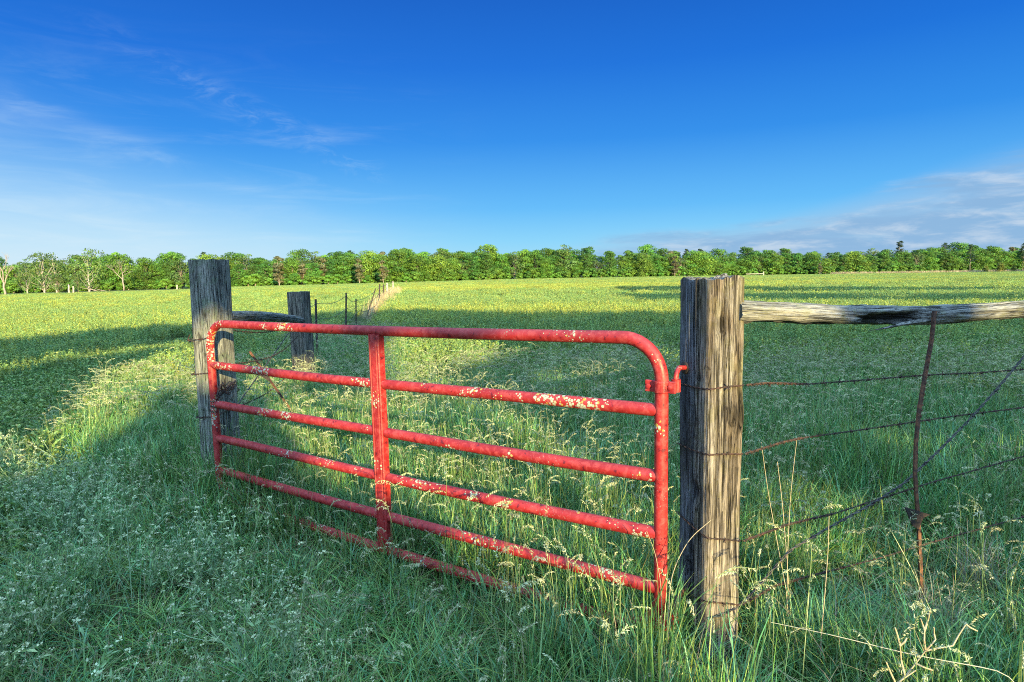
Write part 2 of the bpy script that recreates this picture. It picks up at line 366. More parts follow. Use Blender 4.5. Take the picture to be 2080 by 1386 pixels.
def broadleaf(seed, H, W, base, lobes=15, cards=170, size=(0.22, 0.5), low=0.12, gaps=0.0, colvar=0.35, trunk_mat=None, trunk_r=0.2):
    """Trunk mesh with limbs and a crown of leaf sprays; returns (trunk, crown) objects that are not yet in the scene."""
    rng = np.random.default_rng(seed); tb, cb = MB(), MB()
    spine = limb(tb, (0, 0, -0.4), (rng.normal(0, 0.04) * H, rng.normal(0, 0.04) * H, H * 0.82), trunk_r, 0.04, rng, 8, 8, 0.02)
    base = np.asarray(base, float)
    for i in range(lobes):
        hz = low + (0.96 - low) * ((i + rng.uniform(0, 1)) / lobes)
        env = math.sin(math.pi * min(1, (hz - low * 0.6) / (1.05 - low * 0.6)) ** 0.75) ** 0.6
        ang = i * 2.4 + rng.uniform(-0.5, 0.5); r = W * 0.5 * env * rng.uniform(0.30, 0.78)
        c = np.array([math.cos(ang) * r, math.sin(ang) * r, hz * H])
        R = W * rng.uniform(0.11, 0.22) * (0.75 + 0.35 * env)
        if rng.uniform() > gaps * 0.4:
            limb(tb, spine[min(7, max(1, int(hz * 7) - 1))], c, 0.05 * H / 10, 0.015, rng, 5, 4, 0.08)
        if rng.uniform() < gaps: continue
        k = int(cards * (R / (W * 0.165)) ** 1.6)
        d = rng.normal(size=(k, 3)); d[:, 2] = d[:, 2] * 0.9 + 0.25; d /= np.linalg.norm(d, axis=1, keepdims=True)
        P = c + d * R * np.array([1.15, 1.15, 0.62]) * rng.uniform(0.55, 1.08, (k, 1)) ** 0.8
        bump = 1 + 0.25 * (vn(d[:, 0] * 3 + seed, d[:, 1] * 3 + d[:, 2] * 4, i)[:, None] - 0.5)
        P = c + (P - c) * bump
        tone = rng.uniform(1 - colvar, 1 + colvar) ; warm = rng.normal(0, 0.08)
        col = base * tone * rng.uniform(0.75, 1.25, (k, 1)) * np.array([1 + warm, 1, 1 - warm])
        leaf_cards(cb, P, d + rng.normal(0, 0.55, (k, 3)), rng.uniform(*size, k), np.clip(col, 0.005, 0.6), rng)
    return tb.build('trunk', trunk_mat or M_BARK, link=False, smooth_=True), cb.build('crown', M_TREE, link=False)
def pine(seed, H, W, base, bare=0.35):
    rng = np.random.default_rng(seed); tb, cb = MB(), MB(); base = np.asarray(base, float)
    limb(tb, (0, 0, -0.4), (0, 0, H * 0.97), 0.17, 0.03, rng, 8, 8, 0.012)
    nl = 15
    for i in range(nl):
        h = bare + (0.98 - bare) * i / (nl - 1); R = W * 0.5 * (1.08 - h) ** 0.7 * rng.uniform(0.6, 1.25) + 0.15
        for q in range(4):
            a = rng.uniform(0, 6.28); e = np.array([math.cos(a) * R, math.sin(a) * R, h * H + rng.uniform(-0.1, 0.25)])
            limb(tb, (0, 0, h * H - 0.2), e, 0.035, 0.012, rng, 4, 3, 0.05)
            k = 46; t = rng.uniform(0.35, 1.08, (k, 1))
            P = np.array([0, 0, h * H]) * (1 - t) + e * t + rng.normal(0, 0.20, (k, 3)) * np.array([1, 1, 0.55])
            leaf_cards(cb, P, rng.normal(size=(k, 3)) + np.array([0, 0, 1.0]), rng.uniform(0.12, 0.30, k), base * rng.uniform(0.65, 1.35, (k, 1)), rng, 0.4)
    return tb.build('trunk', M_BARK, link=False, smooth_=True), cb.build('crown', M_TREE, link=False)
def bare_tree(seed, H, spread, mat, twigs=None):
    rng = np.random.default_rng(seed); tb = MB(); cb = MB()
    def grow(p, d, L, r, lev):
        e = p + d * L
        limb(tb, p, e, r, r * 0.62, rng, 6 if lev < 2 else 4, 4, 0.05)
        if lev >= 4: return
        for q in range(3 if lev < 3 else 4):
            nd = d + rng.normal(0, spread, 3) * (0.6 if lev == 0 else 1); nd[2] = abs(nd[2]) * 0.8 + 0.35; nd /= np.linalg.norm(nd)
            grow(p + d * L * rng.uniform(0.6, 1.0), nd, L * rng.uniform(0.55, 0.8), r * 0.55, lev + 1)
    grow(np.array([0, 0, -0.3]), np.array([0.02, 0, 1.0]), H * 0.34, 0.24, 0)
    t = tb.build('trunk', mat, link=False, smooth_=True)
    if twigs is None: return (t,)
    V = np.concatenate(tb.v); P = V[V[:, 2] > H * 0.45]; P = P[rng.integers(0, len(P), twigs)] + rng.normal(0, 0.25, (twigs, 3))
    leaf_cards(cb, P, rng.normal(size=P.shape), rng.uniform(0.12, 0.25, len(P)), np.array([0.07, 0.12, 0.03]) * rng.uniform(0.6, 1.4, (len(P), 1)), rng)
    return t, cb.build('crown', M_TREE, link=False)

G1, G2, G3, G4 = (0.068, 0.150, 0.020), (0.050, 0.122, 0.022), (0.088, 0.165, 0.022), (0.070, 0.120, 0.032)
BROWN, DARK = (0.098, 0.098, 0.045), (0.030, 0.060, 0.028)
PROTO = {}
def proto(key, meshes, kind, look): PROTO[key] = (meshes, kind, look)
proto('round', broadleaf(1, 11, 9.0, G1, 30, 190, (0.13, 0.30), 0.0), 'broadleaf_tree', 'rounded bright green broadleaf tree')
proto('oval', broadleaf(2, 12, 7.5, G2, 30, 190, (0.13, 0.30), 0.0), 'broadleaf_tree', 'tall oval deep green broadleaf tree')
proto('spread', broadleaf(3, 10, 10.0, G3, 32, 180, (0.13, 0.30), 0.0), 'broadleaf_tree', 'low spreading yellow green broadleaf tree')
proto('loose', broadleaf(4, 12, 8.5, G4, 30, 75, (0.15, 0.36), gaps=0.25, low=0.18), 'broadleaf_tree', 'loose gappy grey green broadleaf tree')
proto('oak', broadleaf(11, 11.5, 9.5, (0.058, 0.135, 0.018), 34, 170, (0.13, 0.30), 0.0), 'broadleaf_tree', 'lumpy mid green broadleaf tree')
proto('bush', broadleaf(5, 3.6, 4.6, G1, 11, 150, (0.16, 0.36), 0.05), 'bush', 'low green bush along the wood edge')
proto('brown', broadleaf(6, 9.5, 5.0, BROWN, 15, 110, (0.15, 0.32), 0.15, 0.1), 'dying_tree', 'brownish half dead tree')
proto('pine', pine(7, 13, 5.5, DARK, 0.40), 'pine_tree', 'dark pine standing above the broadleaf crowns')
proto('snag', bare_tree(8, 12.5, 0.42, M_DEAD, 260), 'dying_tree', 'thin grey dying tree with bare branches')
proto('birch', broadleaf(9, 11, 8.5, G4, 34, 50, (0.13, 0.32), 0.12, 0.32, trunk_mat=M_BIRCH, trunk_r=0.24), 'birch_tree', 'white trunked birch with an airy crown')
proto('youngpine', pine(10, 3.0, 2.4, (0.13, 0.16, 0.03), 0.10), 'young_pine', 'small young pine')

USED = set()
TREE_MATS = {}
def put_tree(key, x, y, scale, rz, label, cat, group, zs=1.0, tint=None):
    meshes, kind, _ = PROTO[key]
    r = empty(kind, (x, y, float(terrain(x, y))), label, cat, group); r.rotation_euler = (0, 0, rz); r.scale = (scale, scale, scale * zs)
    for mo in meshes:
        c = mo.copy(); COL.objects.link(c); c.parent = r
    return r
def tree_line():
    rng = np.random.default_rng(77)
    # (pixel x, distance, wanted top above ground in metres) along the wood's front edge
    KX = np.array([-300, 0, 250, 470, 600, 900, 1060, 1380, 1500, 1780, 1900, 2080, 2400])
    KD = np.array([190, 200, 212, 212, 208, 230, 248, 268, 305, 305, 325, 335, 350.])
    KH = np.array([9.5, 9.8, 10.2, 10.0, 10.4, 10.8, 10.8, 10.6, 10.4, 10.6, 12.2, 12.4, 12])
    where = lambda px: 'left of the tallest post' if px < 385 else ('above the left gate half' if px < 800 else ('above the right gate half' if px < 1380 else ('beyond the split rail' if px < 1890 else 'in the far right wood')))
    GRP = 'trees of the wood edge beyond the fields'
    def row(back, step, hmul, keys, probs, jit):
        px = -260.0
        while px < 2360:
            d = float(np.interp(px, KX, KD)) + back + rng.normal(0, jit); hh = float(np.interp(px, KX, KH)) * hmul * rng.uniform(0.90, 1.08)
            x = (px - CX) / F * d
            key = keys[rng.choice(len(keys), p=probs)]
            if px < 385 and rng.uniform() < 0.65: key = ['loose', 'birch', 'loose', 'oak'][rng.integers(0, 4)]
            if px > 1885 and key in ('spread', 'round'): key = 'oak'
            mesh_h = {'round': 11, 'oval': 12, 'spread': 10, 'loose': 12, 'oak': 11.5, 'brown': 9.5, 'pine': 13, 'snag': 12.5, 'bush': 3.6, 'birch': 11}[key]
            look = PROTO[key][2]; cat = 'bush' if key == 'bush' else 'tree'
            pos = 'in the front of the wood edge' if back < 3 else 'rising behind the front of the wood edge'
            lab = f'{look}, {where(px)}' if key == 'bush' else f'{look} {where(px)}' if back < 3 else f'{look} behind others {where(px)}'
            put_tree(key, x, d, hh / mesh_h * rng.uniform(0.9, 1.3), rng.uniform(0, 6.28), lab, cat, 'bushes along the wood edge' if key == 'bush' else GRP, rng.uniform(0.78, 1.02))
            px += step * rng.uniform(0.7, 1.3) * F / d
    row(0, 4.4, 0.90, ['round', 'oval', 'spread', 'oak', 'loose', 'brown'], [0.27, 0.23, 0.2, 0.23, 0.06, 0.01], 1.5)
    row(7, 5.0, 1.04, ['round', 'oval', 'oak', 'loose', 'pine', 'snag', 'brown'], [0.2, 0.25, 0.27, 0.13, 0.08, 0.05, 0.02], 2)
    row(15, 6.5, 1.10, ['oval', 'oak', 'loose', 'pine'], [0.35, 0.35, 0.18, 0.12], 2)
    # bushes at the foot
    px = -200.0
    while px < 2300:
        d = float(np.interp(px, KX, KD)) - 3.5 + rng.normal(0, 0.8); x = (px - CX) / F * d
        put_tree('bush', x, d, rng.uniform(0.6, 1.25), rng.uniform(0, 6.28), f'low green bush at the foot of the wood, {where(px)}', 'bush', 'bushes along the wood edge')
        px += 3.3 * rng.uniform(0.6, 1.6) * F / d
    # single ones that can be told apart
    def one(key, px, d, h, meshh, lab, cat='tree', rz=0.7): put_tree(key, (px - CX) / F * d, d, h / meshh, rz, lab, cat, None)
    one('birch', 97, 139, 9.5, 11, 'thick white trunk birch second from the left edge of the wood', rz=2)
    one('birch', 187, 141, 10.2, 11, 'leaning pale trunk birch with a forked bare limb, by a fallen branch', rz=4)
    one('birch', 122, 165, 10.8, 11, 'tall airy birch with several white stems behind the thick trunk birch', rz=1)
    one('birch', 62, 170, 8.4, 11, 'slender pale birch beside the bare dead tree', rz=3)
    one('loose', 125, 140, 4.2, 12, 'small bushy tree with a reddish trunk between two white birches', rz=5)
    one('loose', 165, 141, 5.0, 12, 'small open tree with a forked pale trunk', rz=2.2)
    one('snag', 257, 190, 12.6, 12.5, 'dead pinkish grey tree rising over the wood left of the left gate post', rz=1.1)
    one('brown', 572, 196, 9.3, 9.5, 'largest brown half dead tree, just left of the short wooden post', rz=1)
    one('brown', 735, 204, 8.2, 9.5, 'narrow brown dying tree above the wire fence', rz=2)
    one('brown', 783, 206, 7.4, 9.5, 'brown dying tree at the end of the wire fence line', rz=3)
    one('brown', 1372, 262, 8.6, 9.5, 'thin brown tree beside the left face of the right gate post', rz=3)
    one('brown', 1665, 296, 5.4, 9.5, 'low brown dead tree with a dark hollow beside it', rz=3)
    one('pine', 1395, 285, 12.4, 13, 'dark ragged pine top just left of the right gate post', rz=2)
    one('pine', 1968, 322, 14.0, 13, 'dark pine standing tallest over the far right wood', rz=2)
    one('pine', 2075, 330, 14.6, 13, 'windswept dark pine at the right end of the wood', rz=1)
    for px, d, h, lab in ((2000, 262, 2.6, 'leftmost of three young pines standing before the dark wood'), (2030, 262, 3.6, 'middle and tallest of three young pines standing before the dark wood'), (2057, 262, 2.4, 'rightmost of three young pines standing before the dark wood')):
        put_tree('youngpine', (px - CX) / F * d, d, h / 3.0, px, lab, 'young pine', 'young pines before the dark wood')
    # trees added out of the picture to the right to shade the far right trees
    for i in range(7):
        d = 205 + i * 13; x = 0.99 * d + 14
        put_tree('oak', x, d, 1.38, i * 1.3, 'big leafy tree added out of view to shade the far right wood', 'tree', 'trees added out of view to shade the far right wood')
tree_line()
def bare_left():
    d = 128; x = (16 - CX) / F * d
    r = empty('bare_tree', (x, d, float(terrain(x, d))), 'leafless dead tree with upright branches at the far left edge', 'tree')
    t, = bare_tree(21, 9.5, 0.30, M_DEAD); COL.objects.link(t); t.parent = r
    # pale broken stumps and the fallen branch near the birches
    rng = np.random.default_rng(5)
    for px, d, h, lab in ((146, 137, 1.7, 'thick pale broken tree stump between the birches'), (155, 138, 1.3, 'thinner pale stump right beside the thick one'), (365, 155, 1.0, 'short white stump left of the left gate post')):
        x = (px - CX) / F * d; b = MB()
        z = float(terrain(x, d)); limb(b, (x, d, z - 0.2), (x + 0.05, d, z + h + 0.4), 0.2, 0.14, rng, 8, 5, 0.03)
        tag(b.build('tree_stump', M_SIGHT, origin=(x, d, z), smooth_=True), lab, 'tree stump', 'pale stumps along the left field')
    x, d = (200 - CX) / F * 139, 139; z = float(terrain(x, d)) + 0.45; b = MB()
    limb(b, (x - 1.6, d, z + 0.5), (x + 2.6, d - .3, z), 0.12, 0.04, rng, 6, 6, 0.05); limb(b, (x - 0.3, d, z + 0.3), (x + 0.6, d, z + 1.0), 0.06, 0.02, rng)
    tag(b.build('fallen_branch', M_DEAD, origin=(x, d, z)), 'fallen dead branch lying beside the leaning pale birch', 'branch')
    # far wooden corner with a rail, right of the right post
    d = 235; x = (1551 - CX) / F * d; z = float(terrain(x, d)); b = MB()
    limb(b, (x, d, z), (x, d, z + 1.7), 0.24, 0.22, rng, 8, 3, 0.0)
    tag(b.build('fence_post', M_SIGHT, origin=(x, d, z)), 'far pale wooden fence post before the wood, right of the right gate post', 'fence post')
    b = MB(); limb(b, (x - 6.5, d, z + 0.95), (x - 0.3, d, z + 0.95), 0.14, 0.12, rng, 6, 5, 0.01)
    tag(b.build('fence_rail', M_SIGHT, origin=(x - 6.5, d, z)), 'far pale wooden rail ending at the distant post', 'fence rail')
bare_left()

# ------------------------------------------------------------------ unseen trees behind the viewer: crowns cut by a mask to shape the evening light
LX = np.array([math.cos(SUN_AZ), math.sin(SUN_AZ)]); EX = np.array([-math.sin(SUN_AZ), math.cos(SUN_AZ)]); TE = math.tan(SUN_EL)
def in_poly(b, s, poly):
    poly = np.asarray(poly, float); inside = np.zeros(len(b), bool); j = len(poly) - 1
    for i in range(len(poly)):
        yi, yj = poly[i, 1], poly[j, 1]
        cond = ((yi > s) != (yj > s)); xx = (poly[j, 0] - poly[i, 0]) * (s - yi) / (yj - yi + 1e-12) + poly[i, 0]
        inside ^= cond & (b < xx); j = i
    return inside
def shade_trees():
    rng = np.random.default_rng(31)
    top_b = [-30, -14, -9, -6.75, -4.9, -2.3, 2, 5.6, 8, 10, 14.7, 17.2, 20.8, 24.4, 30, 60]
    top_s = [2.5, 4.2, 4.9, 5.22, 5.76, 6.25, 6.7, 6.95, 6.3, 5.5, 4.7, 4.5, 3.9, 3.2, 2.4, 0.3]
    gaps = [
        [(-1.45, 4.3), (-0.85, 2.6), (-1.15, 2.35), (-1.46, 1.85), (-1.92, 1.58), (-2.45, 1.95), (-2.18, 2.3), (-2.7, 3.4)],
        [(-6.5, 3.30), (-4.57, 3.50), (-3.0, 3.95), (-1.6, 4.30), (-1.6, 4.62), (-3.2, 4.40), (-4.8, 3.80), (-6.5, 3.55)],
        [(-0.95, 2.28), (-0.1, 2.22), (0.9, 2.50), (0.95, 2.95), (0.0, 2.92), (-0.9, 2.88)],
        [(1.55, 0.55), (2.36, 0.55), (2.60, 2.02), (2.60, 2.26), (2.3, 2.50), (1.65, 2.45), (1.45, 1.55)],
        [(-0.10, 1.85), (0.35, 1.40), (0.9, 1.05), (1.7, 0.80), (1.9, 2.15), (1.1, 2.28), (0.50, 2.45), (-0.05, 2.15)],
        [(1.1, 1.75), (1.9, 1.40), (2.35, 1.75), (2.65, 2.38), (3.6, 2.48), (5.2, 3.2), (4.9, 3.9), (3.0, 3.95), (2.0, 3.0)],
        [(3.45, 1.85), (4.15, 1.85), (4.15, 2.32), (3.45, 2.32)],
    ]
    # detached leaf bands on the right, shaped to cast shade across the far field
    bands = [[(38, 14.6), (43, 12.1), (48, 9.6), (52.6, 7.4), (56, 6.1), (50, 5.0), (45, 6.1), (40.2, 7.8), (35.3, 9.5), (30.5, 11.3)],
             [(24.3, 9.3), (28.7, 8.0), (33.4, 6.7), (38, 5.3), (43, 4.2), (38, 3.5), (32, 4.3), (27.7, 5.35), (23.5, 6.4), (19.5, 7.3)]]
    cents = [-11.5, -6.8, -3.4, 5.5, 8.6, 12, 17.5, 24, 31, 38, 45, 52]
    b = np.concatenate([rng.uniform(-15, 14, 62000), rng.uniform(14, 57, 150000)]); n = len(b)
    s = np.concatenate([rng.uniform(0.15, 7.6, 62000), rng.uniform(0.15, 15, 150000)])
    jb = b + rng.normal(0, 0.06, n); js = s + rng.normal(0, 0.05, n)
    lim = np.interp(b, top_b, top_s) + 0.9 * (fbm(b * 0.55, b * 0 + 3.1, 5, 4) - 0.5) + 0.35 * (vn(b * 2.3, b * 0, 9) - 0.5)
    keep = s < lim
    for p in bands: keep |= in_poly(b, s + 0.5 * (vn(b * 0.8, b * 0 + 7, 3) - 0.5), p) & (vn(b * 0.7, s * 1.2, 6) > 0.16)
    for p in gaps: keep &= ~in_poly(jb + 0.22 * (vn(b * 3, s * 3, 2) - 0.5), js + 0.2 * (vn(b * 3, s * 3, 4) - 0.5), p)
    keep &= ~((vn(b * 1.6, s * 2.6, 12) > 0.86) & (s > 1.0))            # small chance gaps
    br = (b > 0.9) & (b < 3.8) & (s < 1.08) & (vn(b * 5, s * 8, 22) > 0.40); keep &= ~br      # dapples at the lower right
    b, s = b[keep], s[keep]
    depth = -13 + rng.normal(0, 1.6, len(b))
    z = s - depth * TE
    P = np.stack([LX[0] * b + EX[0] * depth, LX[1] * b + EX[1] * depth, z], 1)
    own = np.argmin(np.abs(b[:, None] - np.array(cents)[None]), 1)
    for i, cb_ in enumerate(cents):
        sel = own == i
        if sel.sum() < 30: continue
        base = np.array([LX[0] * cb_ + EX[0] * -13.2, LX[1] * cb_ + EX[1] * -13.2, 0])
        base[2] = float(terrain(base[0], base[1])); Q = P[sel]; k = len(Q)
        r = empty('shade_tree', base, 'leafy tree standing behind the viewer, shading the gate and field', 'tree', 'trees behind the viewer that shade the meadow')
        tb = MB(); topz = Q[:, 2].max() * 0.9
        limb(tb, base - np.array([0, 0, 0.3]), base + np.array([0.2, 0, topz]), 0.16, 0.04, rng, 8, 8, 0.01)
        for q in range(7):
            e = Q[rng.integers(0, k)]
            ln = base + np.array([0, 0, e[2] * 0.75]); ln = ln + (e - ln) * np.linspace(0, 1, 25)[:, None]
            lb_, ls_ = ln[:, :2] @ LX, ln[:, 2] + (ln[:, :2] @ EX) * TE
            if any(in_poly(lb_, ls_, p).any() for p in gaps): continue
            limb(tb, base + np.array([0, 0, e[2] * 0.75]), e, 0.04, 0.01, rng, 5, 4, 0.05)
        tb.build('trunk', M_BARK, r, smooth_=True)
        lb = MB(); leaf_cards(lb, Q, rng.normal(size=(k, 3)) + np.array([0.35, -0.6, 0.3]), rng.uniform(0.11, 0.22, k), np.array(G2) * rng.uniform(0.6, 1.4, (k, 1)), rng, 0.75)
        lb.build('crown', M_TREE, r)
shade_trees()

# ------------------------------------------------------------------ posts and rails
def timber(p0, p1, ha, hb, rot, seed, na=72, nl=110, sup=5.0, groove=0.006, cracks=(), bend=0.0, taper=1.0, top_tilt=0.0, knots=(), col=None, mb=None, rag0=0.0, rag1=0.0, hook=None):
    """A hewn timber from p0 to p1 with a rounded-square section, real grooves, cracks and ragged ends."""
    p0, p1 = np.asarray(p0, float), np.asarray(p1, float); L = np.linalg.norm(p1 - p0); Z = (p1 - p0) / L
    ref = np.array([1.0, 0, 0]) if abs(Z[2]) > 0.7 else np.array([0, 0, 1.0])
    X = ref - Z * (ref @ Z); X /= np.linalg.norm(X); Yv = np.cross(Z, X)
    c, s = math.cos(rot), math.sin(rot); X, Yv = c * X + s * Yv, -s * X + c * Yv
    th = np.linspace(0, 2 * math.pi, na, endpoint=False); t = np.linspace(0, 1, nl)
    rr = (np.abs(np.cos(th) / ha) ** sup + np.abs(np.sin(th) / hb) ** sup) ** (-1 / sup)
    per = th / (2 * math.pi) * 4 * (ha + hb)
    TH, T = np.meshgrid(th, t); PER = np.meshgrid(per, t)[0]; RR = np.meshgrid(rr, t)[0]
    ax = T * L
    d = -groove * (1.6 * np.clip(0.45 - vn(PER * 110, ax * 1.6, seed), 0, 1) / 0.45 + 0.7 * vn(PER * 170, ax * 3, seed + 3) + 1.6 * (fbm(PER * 9, ax * 2.2, seed + 5) - 0.5))
    d += 0.012 * (ha / 0.1) * (fbm(np.cos(TH) * 1.2 + 5, ax * 1.4 + np.sin(TH), seed + 9) - 0.5)
    tone = np.ones_like(d)
    for (a, dep, w, t0, t1) in cracks:
        wob = a + 0.10 * (vn(ax * 3.0, ax * 0, seed + 11) - 0.5)
        dd = np.abs((TH - wob + math.pi) % (2 * math.pi) - math.pi)
        win = smooth(t0 - 0.03, t0 + 0.05, T) * smooth(t1 + 0.03, t1 - 0.06, T)
        k = np.exp(-(dd / w) ** 2) * win
        d -= dep * k; tone *= 1 - 0.8 * np.clip(k, 0, 1)
    for (a, tt, r, dep) in knots:
        q = np.exp(-((((TH - a + math.pi) % (2 * math.pi) - math.pi) * ha / r) ** 2 + ((T - tt) * L / (r * 1.6)) ** 2))
        d -= dep * q; tone *= 1 - 0.75 * q
    if hook: d, tone = hook(TH, T, ax, d, tone)
    rad = (RR + d) * (1 + (taper - 1) * T)
    axp = ax.copy()
    axp += T * smooth(0.90, 1, T) * (rag1 * (vn(PER * 40, PER * 0, seed + 20) - 0.5) + top_tilt * np.cos(TH)) - (1 - T) * smooth(0.1, 0, T) * rag0 * (vn(PER * 40, PER * 0, seed + 21) - 0.5)
    off = bend * np.sin(math.pi * T)
    lx, ly = rad * np.cos(TH) + off, rad * np.sin(TH)
    V = p0 + lx[..., None] * X + ly[..., None] * Yv + axp[..., None] * Z
    G = np.stack([lx, ly, ax + seed], -1)
    a = (np.arange(nl - 1)[:, None] * na + np.arange(na)[None]); b2 = np.arange(nl - 1)[:, None] * na + (np.arange(na)[None] + 1) % na
    f = np.stack([a, b2, b2 + na, a + na], -1).reshape(-1, 4)
    C = np.repeat(tone.reshape(-1, 1), 3, 1)
    if col is not None: C = C * col(TH, T).reshape(-1, 3)
    mb = mb or MB(); mb.add(V.reshape(-1, 3), f, C, G.reshape(-1, 3))
    rng = np.random.default_rng(seed)
    for end, ring, sg in ((nl - 1, V[-1], 1), (0, V[0], -1)):              # end grain
        cen = ring.mean(0); rings = [ring]; cols = [C.reshape(nl, na, 3)[end]]
        for q in (0.8, 0.6, 0.4, 0.2, 0.02):
            nz = 0.012 * (vn(np.cos(th) * q * 6 + 3, np.sin(th) * q * 6 + 9, seed + 30) - 0.6) * (ha / 0.1) - 0.008 * np.exp(-((np.sin(th * 1.0 + 1.0) * q) / 0.08) ** 2)
            rings.append(cen + (ring - cen) * q + Z * sg * nz[:, None]); cols.append(np.full((na, 3), 0.85))
        VV = np.concatenate(rings); ff = []
        for k in range(5):
            for j in range(na):
                j2 = (j + 1) % na; q4 = (k * na + j, k * na + j2, (k + 1) * na + j2, (k + 1) * na + j); ff.append(q4 if sg > 0 else q4[::-1])
        lc = (VV - cen) @ np.stack([X, Yv], 1)
        mb.add(VV, ff, np.concatenate(cols), np.stack([lc[:, 0], lc[:, 1], np.full(len(VV), seed * 1.7) + 0.2 * lc[:, 0]], 1))
    return mb

PA = math.radians(20)                          # the right post's lit face looks 20 degrees to the right of straight back
RP = np.array([0.918, 2.865, 0.0])             # right gate post
def right_post():
    r = empty('gate_post', RP, 'big square weathered timber gate post carrying the hinges, right of the red gate', 'gate post')
    # rotation measured from +x: section axes follow the post's faces
    rot = PA
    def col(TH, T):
        # iron stain running down below the hinge bolt, right face painted warm as lit, other faces blue-dark as shade
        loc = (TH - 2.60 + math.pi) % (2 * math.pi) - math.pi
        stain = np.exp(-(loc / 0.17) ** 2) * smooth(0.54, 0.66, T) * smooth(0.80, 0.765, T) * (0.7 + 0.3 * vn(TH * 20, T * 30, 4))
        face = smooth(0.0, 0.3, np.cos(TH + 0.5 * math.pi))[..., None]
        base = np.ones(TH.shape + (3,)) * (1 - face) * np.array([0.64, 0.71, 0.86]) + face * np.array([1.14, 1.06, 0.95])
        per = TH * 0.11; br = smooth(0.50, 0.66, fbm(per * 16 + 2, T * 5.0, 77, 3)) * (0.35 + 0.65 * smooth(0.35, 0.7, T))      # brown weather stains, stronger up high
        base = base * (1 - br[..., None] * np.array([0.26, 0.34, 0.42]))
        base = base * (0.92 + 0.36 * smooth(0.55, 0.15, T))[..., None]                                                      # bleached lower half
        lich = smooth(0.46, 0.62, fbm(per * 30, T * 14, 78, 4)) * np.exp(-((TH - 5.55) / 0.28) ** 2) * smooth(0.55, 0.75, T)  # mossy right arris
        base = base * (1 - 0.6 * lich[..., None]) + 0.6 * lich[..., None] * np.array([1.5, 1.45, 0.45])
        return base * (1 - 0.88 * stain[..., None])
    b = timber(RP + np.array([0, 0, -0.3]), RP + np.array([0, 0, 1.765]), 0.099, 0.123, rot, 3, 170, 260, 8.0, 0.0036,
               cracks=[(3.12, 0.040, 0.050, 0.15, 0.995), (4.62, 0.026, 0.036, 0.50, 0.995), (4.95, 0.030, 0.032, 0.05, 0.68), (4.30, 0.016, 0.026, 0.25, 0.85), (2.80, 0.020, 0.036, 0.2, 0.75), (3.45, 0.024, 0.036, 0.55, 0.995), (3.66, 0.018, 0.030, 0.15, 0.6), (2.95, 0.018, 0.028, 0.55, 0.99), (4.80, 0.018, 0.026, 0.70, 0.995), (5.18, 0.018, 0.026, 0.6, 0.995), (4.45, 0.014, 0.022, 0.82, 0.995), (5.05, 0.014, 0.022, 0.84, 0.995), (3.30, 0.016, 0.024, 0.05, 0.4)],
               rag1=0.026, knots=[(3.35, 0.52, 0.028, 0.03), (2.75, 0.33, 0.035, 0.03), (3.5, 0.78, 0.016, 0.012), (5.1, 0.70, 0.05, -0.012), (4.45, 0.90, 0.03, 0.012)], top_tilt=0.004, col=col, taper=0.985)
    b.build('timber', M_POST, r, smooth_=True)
    # hinge hooks screwed into the left face
    for z in (1.335, 0.245):
        h = MB(); c0 = STILE_AT(z); side = np.array([-math.cos(PA), -math.sin(PA), 0])
        pin = c0 + np.array([0.068, 0.02, 0])
        face = RP + side * 0.095; face = face + np.array([-math.sin(PA), math.cos(PA), 0]) * 0.062
        face[2] = z + 0.012
        pts = [pin + [0, 0, -0.06], pin + [0, 0, 0.0], pin + [0.004, 0.003, 0.018], pin + (face - pin) * 0.3 + [0, 0, 0.026], face, face - side * 0.06]
        h.tube(pts, 0.0115, 10, (1, 1, 1))
        h.build('hinge_hook', M_RED if z > 1 else M_RUST, r, smooth_=True)
        w = MB(); w.tube([face + side * 0.008, face + side * 0.002, face - side * 0.01], [0.026, 0.034, 0.036], 16); w.build('bolt_washer', M_DARKIRON, r, smooth_=True)

